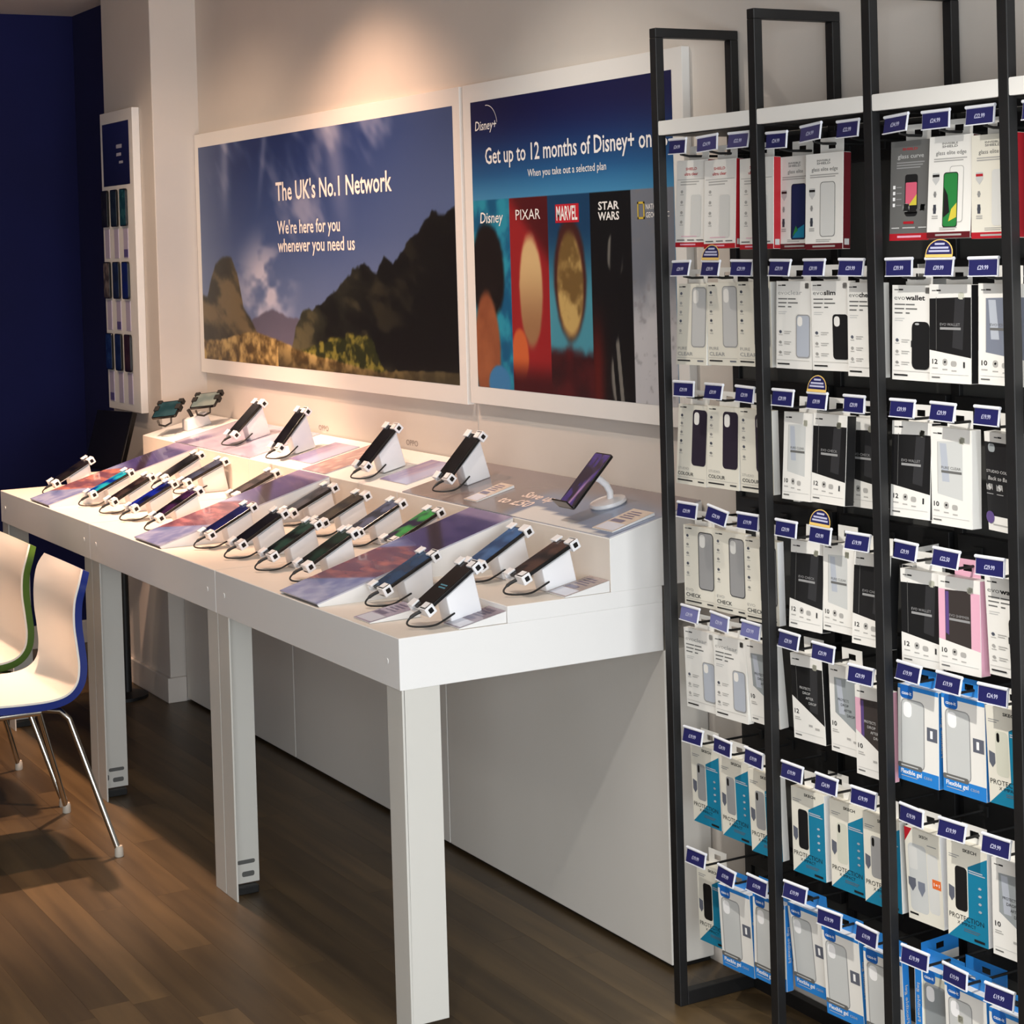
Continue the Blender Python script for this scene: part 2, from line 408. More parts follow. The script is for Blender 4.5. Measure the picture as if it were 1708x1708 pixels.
arc = [(-0.96 + 0.062 * math.cos(R(a)) - cx, 2.028 + 0.062 * math.sin(R(a)) - pz) for a in range(10, 100, 6)]
arc2 = [(-0.96 + 0.0605 * math.cos(R(a)) - cx, 2.028 + 0.0600 * math.sin(R(a)) - pz) for a in range(10, 100, 6)]
for i in range(len(arc) - 1): g.flat([arc2[i], arc[i], arc[i + 1], arc2[i + 1]], ty)
obj('service_logo', g.data('service_logo', PRW), pt)
g = G(); put_text(g, "Disney", -1.011 - cx, 1.764 - pz, 0.030, ty, 0.127, 0.008, shear=0.15); obj('strip_caption', g.data('strip_caption', PRW), pt)
g = G(); put_text(g, "PIXAR", -0.811 - cx, 1.768 - pz, 0.028, ty, 0.131, 0.0); obj('strip_caption', g.data('strip_caption', PRW), pt)
g = G(); g.box(-0.603 - cx, -0.487 - cx, ty + 0.0003, ty + 0.0009, 1.755 - pz, 1.803 - pz, 1); put_text(g, "MARVEL", -0.597 - cx, 1.762 - pz, 0.036, ty, 0.104, 0.02)
obj('strip_caption', g.data('strip_caption', [PRW, mat((190, 30, 44), 0.5)]), pt)
g = G(); put_text(g, "STAR", -0.392 - cx, 1.783 - pz, 0.020, ty, 0.096, 0.02); put_text(g, "WARS", -0.394 - cx, 1.757 - pz, 0.020, ty, 0.098, 0.02); obj('strip_caption', g.data('strip_caption', PRW), pt)
g = G()
x0, x1, z0, z1 = -0.214 - cx, -0.183 - cx, 1.755 - pz, 1.797 - pz
for a in ((x0, x1, z0, z0 + .005), (x0, x1, z1 - .005, z1), (x0, x0 + .005, z0, z1), (x1 - .005, x1, z0, z1)): g.flat([(a[0], a[2]), (a[1], a[2]), (a[1], a[3]), (a[0], a[3])], ty, 1)
put_text(g, "NATIONAL", -0.177 - cx, 1.778 - pz, 0.013, ty, 0.075, 0.01); put_text(g, "GEOGRAPHIC", -0.177 - cx, 1.758 - pz, 0.013, ty, 0.1, 0.01)
obj('strip_caption', g.data('strip_caption', [PRW, mat((206, 176, 60), 0.5)]), pt)
for xx, lb in ((-2.225, 'small grey lettering on the wall right of the second top-row phone'), (-1.566, 'small grey lettering on the wall right of the third top-row phone')):
    g = G(); put_text(g, "OPPO", 0, 0, 0.017, 0, 0.08, 0.01)
    tag(obj('wall_lettering', g.data('wall_lettering', mat((150, 140, 134), 0.6)), None, (xx, 0.1224, 1.100)), lb, 'lettering', 'brand lettering on the wall')

# ================================================================== phone table
YF, ZT, ZB = -0.681, 0.864, 0.751
SL = 0.24
def slope_z(y): return 1.025 + SL * (y + 0.14)
def leg_l(side):
    """L-section leg of folded sheet; side plate on the outer side, corner at the origin"""
    w_, d_, t_ = 0.075, 0.092, 0.005
    s = -side
    g = G()
    xa, xb = sorted((0, s * w_)); g.box(xa, xb, 0, t_, 0, ZB)
    xa, xb = sorted((0, s * t_)); g.box(xa, xb, t_, d_, 0.022, ZB)
    return g.data('leg', LEGM, 0.0012)
LEGS = {1: leg_l(1), -1: leg_l(-1)}
slotm = mat((92, 92, 90), 0.5)
def table(label, x0, x1):
    t = thing('display_table', label, 'table', ((x0 + x1) / 2, YF, 0), group='white phone display tables in one row')
    hw = (x1 - x0) / 2 - 0.0012
    obj('table_top', G().box(-hw, hw, 0, 0 - YF, ZB, ZT).data('table_top', WHITE, 0.0015), t)
    obj('middle_step', G().box(-hw, hw, 0.269, 0 - YF, ZT, 0.902).data('middle_step', WHITE, 0.001), t)
    ya, yb = -0.14 - YF, 0.118 - YF
    obj('rear_riser', G().prism([(ya, 0.902), (yb, 0.902), (yb, slope_z(0.118)), (ya, 1.025)], -hw, hw).data('rear_riser', WHITE, 0.001), t)
    obj('top_laminate', G().box(-hw + .001, hw - .001, .0015, 0.2685, ZT, ZT + .0005).data('top_laminate', BEIGE), t)
    obj('step_laminate', G().box(-hw + .001, hw - .001, .2705, ya, .902, .9025).data('step_laminate', BEIGE), t)
    obj('riser_laminate', G().box(-hw + .001, hw - .001, ya - .0005, ya, .9026, 1.0235).data('riser_laminate', BEIGE), t)
    for s in (-1, 1):
        lg = obj('leg', LEGS[s], t, (s * (hw - 0.0005), 0.004, 0))
        xx = -s * 0.0052
        if s < 0:
            g = G(); g.prism(rrect(0.05, 0.011, 0.005, 4, 0.055, 0.079), xx - 0.0004, xx + 0.0002, 'x'); g.prism(rrect(0.016, 0.018, 0.004, 3, 0.022, 0.056), xx - 0.0004, xx + 0.0002, 'x'); g.prism(rrect(0.035, 0.014, 0.005, 4, 0.06, 0.046), xx - 0.0004, xx + 0.0002, 'x')
            obj('adjuster_slots', g.data('adjuster_slots', slotm), lg)
            obj('foot_block', G().box(-s * 0.008 - 0.006, -s * 0.008 + 0.022, 0.012, 0.08, 0, 0.02).data('foot_block', RUBK, 0.002), lg)
        obj('fixing_cap', G().prism(rrect(0.013, 0.013, 0.0064, 6), -0.0012, 0.0005, 'y').data('fixing_cap', WHITE, 0.0004), t, (s * (hw - 0.06), 0, 0.806))
    return t
table('white display table at the near end of the row beside the rack', -1.1, 0.0)
table('white display table in the middle of the row of three', -2.2, -1.1)
table('white display table at the far end by the navy wall', -3.27, -2.2)

# printed ramps from the front edge up to the rear riser
def ramp_paint(seed, warm):
    def f(u, v):
        n = fbm(u, v, 6, 16, seed); n2 = fbm(u, v, 3, 30, seed + 9)
        c = mix((158, 168, 204), (120, 130, 180), sstep(.3, .7, n))
        c = mix(c, (78, 98, 150), sstep(.10, .16, v) * sstep(.30, .22, v + .3 * u) * .7)
        ph = sstep(.03, .0, np.abs(v - .40 - .16 * (u - .5)) - .17)
        c = mix(c, mix((96, 42, 48), warm, sstep(.25, .85, n2)), ph * .72)
        dk = sstep(.56, .68, v + .08 * u); c = mix(c, mix((54, 52, 104), (88, 78, 130), n), dk)
        c = mix(c, (46, 34, 40), sstep(.03, .0, np.abs(v - .70 + .2 * (u - .5)) - .02) * .8)
        return mix(c, (188, 170, 200), sstep(.90, .95, v) * .6)
    return f
def ramp(label, x0, x1, seed, warm):
    t = thing('ramp_sign', label, 'sign', ((x0 + x1) / 2, -0.676, ZT), group='printed ramps leaning on the riser')
    hw = (x1 - x0) / 2; dy = 0.532
    dz = 1.024 - ZT
    g = G()
    # white side plates with the bottom stepped to sit on both table levels
    pr = [(0.004, 0.0008), (0.2625, 0.0008), (0.2625, 0.0385), (dy, 0.0385), (dy, dz), (0, 0.006)]
    g.prism(pr, -hw, -hw + 0.003); g.prism(pr, hw - 0.003, hw)
    obj('side_plates', g.data('side_plates', WHITE), t)
    th = math.atan2(dz - 0.006, dy); n = (-math.sin(th), math.cos(th))
    obj('acrylic_sheet', G().prism([(0, 0.006), (dy, dz), (dy + n[0] * .003, dz + n[1] * .003), (n[0] * .003, 0.006 + n[1] * .003)], -hw, hw).data('acrylic_sheet', mat((190, 190, 205), 0.2)), t)
    me = painted('ramp_print', 24, 90, ramp_paint(seed, warm), lambda u, v: (-hw + 0.002 + u * (2 * hw - 0.004), n[0] * .0034 + v * dy, 0.006 + n[1] * .0034 + v * (dz - 0.006)), INKG)
    obj('ramp_print', me, t)
ramp('printed ramp between phones at the near end of the table', -0.668, -0.441, 101, (196, 96, 66))
ramp('printed lilac ramp in the middle of the phone table', -1.775, -1.548, 121, (206, 120, 110))
ramp('printed ramp at the far end of the phone table', -2.892, -2.665, 141, (222, 120, 80))

# sheets lying on the sloped riser
def sheet(label, x0, x1, y0, y1, paint, texts=(), nx=24, nz=16):
    t = thing('printed_sheet_sign', label, 'sign', ((x0 + x1) / 2, y0, slope_z(y0) + 0.0006), (math.atan(SL), 0, 0), 'printed sheets on the sloped riser')
    hw = (x1 - x0) / 2; ln = (y1 - y0) / math.cos(math.atan(SL))
    obj('sheet', G().box(-hw, hw, 0, ln, 0, 0.0022).data('sheet', mat((200, 200, 210), 0.2)), t)
    obj('sheet_print', painted('sheet_print', nx, nz, paint, lambda u, v: (-hw + u * 2 * hw, v * ln, 0 * u + 0.0026), INKG), t)
    if texts:
        g = G()
        for (b, x, yy, h_, wd) in texts:
            me, wt = text_mesh(b, 0.02); s = h_ / .7
            g.mesh(me, Matrix(((wd / wt, 0, 0, x), (0, s, 0, yy), (0, 0, 1, 0.0030), (0, 0, 0, 1))))
        obj('sheet_lettering', g.data('sheet_lettering', mat((236, 216, 206), 0.5)), t)
def lilac(seed): return lambda u, v: mix(mix((128, 118, 168), (168, 178, 220), sstep(.35, .65, u * .8 + .2 * fbm(u, v, 5, 5, seed))), (196, 176, 190), sstep(.55, .8, fbm(u, v, 14, 3, seed + 3)) * .4)
def nearp(u, v):
    c = mix((128, 116, 112), (118, 108, 112), v)
    c = mix(c, (112, 126, 156), sstep(.50, .56, u + .06 * v) * sstep(.95, .55, v + .5 * np.abs(u - .78)))
    return mix(c, (226, 224, 222), ((v < .30 - (u - .58) * .75) & (u > .57) & (v < .3 * (1 - u) / .43)).astype(float))
sheet('grey-brown printed sheet covering the near end of the riser', -1.07, -0.003, -0.139, 0.117, nearp, (("Save up", 0.50 - 0.10, 0.098, 0.024, 0.11), ("to £50", 0.50 - 0.11, 0.050, 0.026, 0.12))[0:0] or (("Save up", -0.055, 0.108, 0.034, 0.15), ("to £50", -0.095, 0.056, 0.036, 0.15)), 60, 24)
sheet('lilac printed sheet beside the third top-row phone', -1.305, -1.13, -0.095, 0.075, lilac(151))
sheet('pinkish printed sheet above the middle ramp', -1.775, -1.60, -0.135, 0.10, lambda u, v: mix(mix((150, 112, 116), (184, 150, 150), fbm(u, v, 5, 9, 161)), (214, 186, 176), sstep(.55, .7, fbm(u, v, 10, 14, 163))))
sheet('lilac printed sheet beside the second top-row phone', -1.985, -1.80, -0.092, 0.075, lilac(171))
sheet('lilac printed sheet at the far end of the riser', -2.92, -2.20, -0.139, 0.117, lambda u, v: mix(mix((150, 146, 176), (190, 184, 200), fbm(u, v, 12, 4, 181)), (84, 70, 120), sstep(.10, .02, np.abs(u - .12 - .1 * v)) * sstep(.5, .2, v)), (), 50, 20)

# small wedge price cards
def wedge(label, x0, x1, y0, y1, z, h, tone, rot=0.0):
    t = thing('price_wedge', label, 'price card', ((x0 + x1) / 2, y0, z + 0.0006), (math.atan(rot), 0, 0), 'small wedge price cards')
    hw = (x1 - x0) / 2; d = y1 - y0
    obj('wedge_body', G().prism([(0, 0), (d, 0), (d, h), (0, 0.002)], -hw, hw).data('wedge_body', WHITE, 0.0004), t)
    th = math.atan2(h - .002, d)
    g = G(); S_, C_ = math.sin(th), math.cos(th)
    def q(xa, xb, a, b, m, o=.0006):
        g.add([(xa, a * d - S_ * o, .002 + a * (h - .002) + C_ * o), (xb, a * d - S_ * o, .002 + a * (h - .002) + C_ * o), (xb, b * d - S_ * o, .002 + b * (h - .002) + C_ * o), (xa, b * d - S_ * o, .002 + b * (h - .002) + C_ * o)], [(0, 1, 2, 3)], m)
    q(-hw, hw, 0, 1, 0); q(-hw * .85, hw * .9, .04, .34, 1, .0009); q(-hw * .8, hw * .3, .38, .50, 2, .0009)
    for k in range(4): q(-hw * .7, hw * (.5 - .2 * (k % 2)), .58 + k * .09, .62 + k * .09, 2, .0009)
    obj('card_print', g.data('card_print', [mat(tone, 0.25), mat((210, 212, 224), 0.25), mat((112, 104, 128), 0.3)]), t)
wedge('small wedge price card at the front edge, nearer to the ramp', -0.272, -0.186, -0.662, -0.535, ZT + .0005, 0.022, (170, 160, 178))
wedge('small wedge price card at the near front corner of the table', -0.083, -0.005, -0.532, -0.4135, ZT + .0005, 0.026, (150, 138, 150))
wedge('small wedge price card on the middle step at the table end', -0.088, -0.003, -0.262, -0.1425, 0.9025, 0.026, (166, 152, 150))
wedge('flat price card on the riser beside the round phone stand', -0.112, -0.024, -0.118, 0.004, slope_z(-0.118) + 0.003, 0.007, (206, 190, 176), SL)
wedge('flat price card on the riser under the fourth top-row phone', -0.757, -0.688, -0.113, 0.006, slope_z(-0.113) + 0.003, 0.007, (206, 190, 176), SL)

# ------------------------------------------------------------------ phones and their stands
PHL, PHW, PHT = 0.152, 0.073, 0.0085
def slab(w_, l_, t_, r, mt, name, z0=0.0, bevel=0.0015):
    return G().prism(rrect(w_, l_, r, 5), z0, z0 + t_, 'z').data(name, mt, bevel)
PHB = slab(PHW, PHL, PHT, 0.010, PHK, 'body')
PHS = {}
def screen_mat(c1, c2):
    k = (c1, c2)
    if k not in PHS:
        mt = bpy.data.materials.new('phone_screen'); mt.use_nodes = True
        nt = mt.node_tree; N = nt.nodes; L = nt.links; b = N['Principled BSDF']
        tc = N.new('ShaderNodeTexCoord'); nz = N.new('ShaderNodeTexNoise'); nz.inputs['Scale'].default_value = 22; nz.inputs['Detail'].default_value = 1
        L.new(tc.outputs['Object'], nz.inputs['Vector'])
        rp = N.new('ShaderNodeValToRGB'); rp.color_ramp.elements[0].position = .42; rp.color_ramp.elements[1].position = .62
        rp.color_ramp.elements[0].color = (*lin(c1), 1); rp.color_ramp.elements[1].color = (*lin(c2), 1)
        L.new(nz.outputs['Fac'], rp.inputs['Fac']); L.new(rp.outputs[0], b.inputs['Base Color'])
        b.inputs['Roughness'].default_value = .22; b.inputs['Specular IOR Level'].default_value = .3
        PHS[k] = (mt, slab(PHW - .006, PHL - .008, .0006, .008, mt, 'screen', PHT - .0001, 0))
    return PHS[k][1]
# clamp pieces in phone coordinates (x across, y along, z out of the screen)
def clamp_mesh(end):
    g = G(); s = end; e = s * PHL / 2; lo, hi = -.0075, PHT + .0065
    ya, yb = sorted((e + s * .0075, e - s * .015)); yc, yd = sorted((e + s * .0008, e + s * .0085))
    g.box(PHW / 2 - .022, PHW / 2 + .009, ya, yb, PHT + .0007, hi)            # lip over the screen corner
    g.box(PHW / 2 - .024, PHW / 2 + .009, ya, yb, lo, -.0008)                  # plate under
    g.box(PHW / 2 - .024, PHW / 2 + .009, yc, yd, lo, hi)
    g.box(PHW / 2 + .0008, PHW / 2 + .0095, ya, yb, lo, hi)
    g.box(-PHW / 2 - .008, -PHW / 2 + .016, ya, yb, PHT + .0007, hi - .001); g.box(-PHW / 2 - .008, -PHW / 2 - .0008, ya, yb, lo, hi - .001)
    g.box(-PHW / 2 - .008, PHW / 2 + .004, yc, yd, lo, -.0005)
    return g.data('clamp', PLASTW, .0016, 2)
CL = {1: clamp_mesh(1), -1: clamp_mesh(-1)}
def clamp_inset(end):
    g = G(); e = end * (PHL / 2 - .0035)
    g.prism(rrect(.0115, .0115, .0018, 2, e, PHT / 2), PHW / 2 + .0092, PHW / 2 + .0100, 'x')
    return g.data('clamp_inset', PHK)
CI = {1: clamp_inset(1), -1: clamp_inset(-1)}
GRN = 'phones in white clamps on the table'
GRS = 'white clamp stands on the table'
def phone_on_stand(x, y, zb, ang, c1, c2, lbl_phone, lbl_stand, h0=0.036, yaw=0.0, cable=True, lim=9.0, sl=0.0):
    """y, zb+h0 = centre of the phone's lower end; zb = surface level"""
    th = R(ang)
    base = Matrix.Translation((x, y, zb)) @ Matrix.Rotation(yaw, 4, 'Z')
    # phone centre in stand frame
    cy, cz = PHL / 2 * math.cos(th), h0 + PHL / 2 * math.sin(th)
    loc = base @ Vector((0, cy, cz)); rot = Euler((th, 0, yaw))
    p = thing('smartphone', lbl_phone, 'phone', loc, rot, GRN)
    obj('body', PHB, p); obj('screen', screen_mat(c1, c2), p)
    s = thing('phone_stand', lbl_stand, 'phone stand', base.translation, (0, 0, yaw), GRS)
    def under(t, o=.007): return (t * math.cos(th) + o * math.sin(th), h0 + t * math.sin(th) - o * math.cos(th))
    a, b = under(PHL * .36, .0065), under(PHL * .92, .0065)
    ya = a[0] + a[1] * .22; yb = min(b[0] + b[1] * .22, lim)
    g = G().prism([(ya, 0.0006 + sl * ya), (yb, 0.0006 + sl * yb), b, a], -.026, .026)
    obj('stand_block', g.data('stand_block', PLASTW, .003, 3, smooth=True), s)
    ml = Matrix.Translation((0, cy, cz)) @ Matrix.Rotation(th, 4, 'X')
    for e in (-1, 1):
        c = obj('clamp', CL[e], s); c.matrix_local = ml
        obj('clamp_inset', CI[e], c)
    bk = obj('back_plate', slab(.040, .125, .004, .006, PLASTW, 'back_plate', -.0064, .0008), s); bk.matrix_local = ml
    if cable:
        q0 = Vector((.012, -.004, h0 + .002)); pts = []
        k = [(.012, -.006, h0), (.010, -.026, h0 - .008), (.012, -.042, h0 - .020), (.022, -.041, .0085), (.038, -.016, .0062), (.044, .012, .008), (.042, .036, .016), (.026, ya + .006, .024)]
        k = [(a_, b_, c_ + (sl * max(b_, 0) if i_ > 2 else 0)) for i_, (a_, b_, c_) in enumerate(k)]
        for i in range(len(k) - 1):
            p0 = Vector(k[max(i - 1, 0)]); p1 = Vector(k[i]); p2 = Vector(k[i + 1]); p3 = Vector(k[min(i + 2, len(k) - 1)])
            for j in range(4):
                t = j / 4
                pts.append(.5 * ((2 * p1) + (p2 - p0) * t + (2 * p0 - 5 * p1 + 4 * p2 - p3) * t * t + (3 * p1 - p0 - 3 * p2 + p3) * t ** 3))
        pts.append(Vector(k[-1]))
        rad = [(.0042 if i < 6 else .0023) for i in range(len(pts))]
        obj('cable', G().tube(pts, rad, 7).data('cable', RUBK, smooth=True), s)
    return p, s
K0, K1 = (10, 10, 12), (20, 20, 24)
ROW1 = [(-3.02, -.557, 29, K0, (30, 26, 24), 'black'), (-2.616, -.549, 25, (10, 40, 130), (30, 150, 170), 'blue and turquoise'), (-2.383, -.551, 28, (22, 18, 18), (52, 44, 42), 'dark brown'),
        (-2.175, -.551, 27, (14, 30, 130), (8, 12, 40), 'bright blue'), (-1.911, -.56, 29, K0, (46, 24, 60), 'black and purple'), (-1.479, -.561, 27, (12, 18, 60), (18, 26, 84), 'navy'),
        (-1.252, -.557, 30, K0, (16, 18, 26), 'plain black'), (-1.013, -.564, 29, (10, 18, 18), (40, 70, 60), 'green-black'), (-0.797, -.557, 29, (8, 16, 14), (20, 50, 40), 'dark green'),
        (-0.375, -.546, 27, (22, 52, 84), (28, 66, 104), 'steel blue'), (-0.096, -.577, 34, K0, (16, 16, 20), 'black')]
ROW2 = [(-2.575, -.309, 28, K0, K1, 'black'), (-2.407, -.291, 24, (18, 22, 40), (40, 50, 78), 'slate blue'), (-1.965, -.290, 24, (30, 26, 28), (70, 62, 64), 'grey-brown'), (-1.483, -.308, 25, (24, 24, 28), (66, 66, 74), 'grey'),
        (-1.236, -.319, 26, (24, 20, 16), (64, 56, 40), 'brown-black'), (-1.006, -.32, 27, (34, 38, 52), (84, 92, 120), 'blue-grey'), (-0.795, -.315, 26, (36, 22, 54), (60, 150, 70), 'green and purple'),
        (-0.325, -.319, 29, (34, 68, 112), (60, 100, 150), 'light blue'), (-0.118, -.32, 26, (16, 15, 14), (74, 50, 40), 'brownish black')]
for rn, rws, zb in (('front', ROW1, ZT), ('middle', ROW2, 0.902)):
    for i, (x, y, a, c1, c2, cn) in enumerate(rws):
        p, s = phone_on_stand(x, y, zb, a, c1, c2, '%s-screened phone, %s from left in the %s row' % (cn, ORD[i + 1], rn), 'white wedge stand under the %s phone from left, %s row' % (ORD[i + 1], rn), lim=(-.4145 if rn == 'front' else -.1425) - y)
        if rn == 'front' and i == 10:
            g = G()
            for k, (xa, xb, yy) in enumerate(((-.012, .018, -.004), (-.010, .020, -.012))):
                g.box(xa, xb, yy, yy + .004, PHT + .0005, PHT + .0009)
            obj('clock_digits', g.data('clock_digits', mat((70, 130, 150), .3)), p)
TOP = [(-2.49, -.085, 44, K0, K1, 'black'), (-2.035, -.11, 49, K0, K1, 'black'), (-1.372, -.118, 46, K0, K1, 'black'), (-0.903, -.093, 47, K0, K1, 'black')]
for i, (x, y, a, c1, c2, cn) in enumerate(TOP):
    phone_on_stand(x, y, slope_z(y) + .003, a, c1, c2, '%s phone, %s of the four clamped along the top riser' % (cn, ORD[i + 1]), 'white clamp stand on the riser, %s from left along the top' % ORD[i + 1], .034, sl=SL)
# unclamped phone on a round-footed stand at the near end
th = R(46); px_, py_ = -.236, -.111
zs = slope_z(py_) + .035
lc = Vector((px_, py_ + .082 * math.cos(th), zs + .082 * math.sin(th)))
p = thing('smartphone', 'purple-screened phone without clamps on the round-footed stand', 'phone', lc, (th, 0, 0))
obj('body', slab(.074, .166, .008, .006, PHK, 'body'), p)
def pscr(u, v):
    n = fbm(u, v, 4, 5, 191); c = mix((18, 14, 44), (60, 44, 128), sstep(.35, .7, n)); d = np.abs((u - .72) * .9 - (v - .35) * .35)
    return mix(c, (190, 150, 190), np.exp(-(d / .07) ** 2) * sstep(.75, .3, v) * .9)
obj('screen', painted('screen', 20, 40, pscr, lambda u, v: (-.0335 + u * .067, -.079 + v * .158, 0 * u + .0083), INKG), p)
obj('lower_ledge', G().box(-.034, .034, -.083, -.079, .001, .030).data('lower_ledge', PHK, .001), p)
bx_, by_ = -.243, .012
s = thing('round_phone_stand', 'white phone stand with round foot and curved neck', 'phone stand', (bx_, by_, slope_z(by_) + .0035), (math.atan(SL), 0, 0))
obj('foot', G().lathe([(.044, 0), (.046, .003), (.044, .010), (.036, .013), (.0, .0135)], 32).data('foot', PLASTW, smooth=True), s)
obj('neck', G().tube([(0, .008, .010), (0, .012, .028), (0, .006, .048), (0, -.008, .066), (0, -.022, .078)], [.0085, .0085, .0085, .0085, .0095], 12).data('neck', PLASTW, smooth=True), s)
obj('head_plate', slab(.034, .060, .004, .004, PLASTW, 'head_plate', -.002, .0008), s, (0, -.026, .080), (th - math.atan(SL), 0, 0))
# two teal handsets in black grips at the far end
for i, (dx, dy, dz, yw, an, c1, c2, lb) in enumerate(((-.045, -.095, .066, 38, 40, (24, 52, 60), (38, 66, 74), 'dark teal handset in black grips, lower of the far pair'), (0.05, .02, .098, 42, 34, (96, 112, 112), (120, 132, 128), 'pale grey-green handset in black grips, upper of the far pair'))):
    zz = slope_z(-.0) + dz
    p = thing('handset', lb, 'phone', (-3.06 + dx, dy, zz), (R(an), R(-6), R(yw)), 'handsets in black grips')
    obj('body', slab(.105, .085, .009, .006, PHK, 'body'), p)
    m_ = screen_mat(c1, c2).materials[0]
    obj('screen', slab(.096, .076, .0008, .005, m_, 'screen', .0089, 0), p)
    g = G()
    for sx in (-1, 1):
        xa, xb = sorted((sx * .056, sx * .036)); g.box(xa, xb, -.006, .018, -.008, .0135); g.box(xa, xb, .030, .047, -.006, .0125)
    g.tube([(.03, -.043, 0), (.035, -.062, -.006), (.01, -.070, -.012), (-.02, -.060, -.012), (-.03, -.043, -.004)], .004, 8)
    obj('grip', g.data('grip', RUBK, .001), p)
s = thing('handset_stand', 'white leaning block carrying the pair of handsets', 'phone stand', (-3.07, -.045, slope_z(-.045) + .0008))
obj('block', G().prism([(.0, .0), (.095, .095 * SL), (.075, .068), (.0, .040)], -.03, .03).data('block', PLASTW, .003, 3, smooth=True), s)
obj('arm', G().tube([(0, .03, .05), (0, .022, .066), (0, .015, .078)], .007, 10).data('arm', RUBK, smooth=True), s)

# ================================================================== wall display by the column
t = thing('phone_wall_display', 'tall white board of dummy phones on the wall left of the column', 'display board', (-3.625, -.06, 1.093))
obj('board', G().box(-.199, .199, -.030, -.0005, 0, 1.178).data('board', LAMI, .002), t)
def hdr(u, v): return mix((16, 22, 62), (30, 38, 92), v)
obj('header_print', painted('header_print', 8, 12, hdr, lambda u, v: (-.172 + u * .328, 0 * u - .0305, .886 + v * .247), INK), t)
g = G()
for (a, b, c, d) in ((.0, .07, 1.03, 1.045), (.0, .06, 1.0, 1.012), (.03, .08, .97, .98)): g.flat([(a, c), (b, c), (b, d), (a, d)], -.0311)
obj('header_lettering', g.data('header_lettering', mat((170, 170, 186), .6)), t)
lil = mat((176, 168, 190), .5); dkp = mat((84, 76, 128), .5)
for r_, (za, zb_) in enumerate(((.600, .715), (.316, .432), (.030, .150))):
    for c_ in range(3):
        xx = -.147 + c_ * .115
        g = G().box(-.026, .026, -.0318, -.0300, za, zb_)
        if (r_ + c_) % 3 == 2 or (r_, c_) == (1, 1): g.box(-.024, .026, -.0324, -.0318, za + .004, za + .034, 1)
        obj('caption_strip', g.data('caption_strip', [lil, dkp]), t, (xx, 0, 0))
SCR = [((24, 24, 22), (40, 40, 38)), ((22, 34, 44), (34, 50, 60)), ((20, 60, 70), (40, 86, 92)), ((70, 62, 58), (120, 110, 104)), ((24, 34, 54), (30, 46, 84)), ((24, 40, 92), (20, 34, 110)),
       ((20, 40, 90), (34, 60, 110)), ((20, 34, 70), (30, 48, 92)), ((46, 28, 34), (60, 40, 44))]
NM = ['black', 'slate', 'teal', 'grey', 'dark blue', 'royal blue', 'denim blue', 'navy', 'maroon']
for r_ in range(3):
    for c_ in range(3):
        k = r_ * 3 + c_
        zc = (1.890, 1.606, 1.322)[r_]; xx = -3.772 + c_ * .115
        p = thing('dummy_phone', '%s dummy phone, %s row %s column of the wall board' % (NM[k], ('top', 'middle', 'bottom')[r_], ('left', 'centre', 'right')[c_]), 'phone', (xx, -.0925 - .0062, zc), (R(90), 0, 0), 'dummy phones on the wall board')
        obj('body', slab(.074, .146, .008, .009, PHK, 'body', -.006, .001), p)
        obj('screen', slab(.068, .138, .0006, .007, screen_mat(*SCR[k]).materials[0], 'screen', .0019, 0), p)
# black tablet kiosk behind the far table end
t = thing('tablet_kiosk', 'black tablet kiosk standing behind the far end of the table', 'kiosk', (-3.47, -.185, 0), (0, 0, R(18)))
obj('base', G().lathe([(.095, 0), (.095, .012), (.03, .02), (.0, .021)], 28).data('base', BLACK, smooth=True), t)
obj('pole', G().tube([(0, .02, .015), (0, .02, .93)], .018, 12).data('pole', BLACK, smooth=True), t)
k = obj('tablet', G().box(-.115, .115, -.012, .012, -.115, .115).data('tablet', PHK, .004), t, (0, -.02, .995), (R(-18), 0, 0))
obj('screen', G().box(-.106, .106, -.0128, -.0121, -.106, .106).data('screen', mat((14, 14, 18), .2)), k)

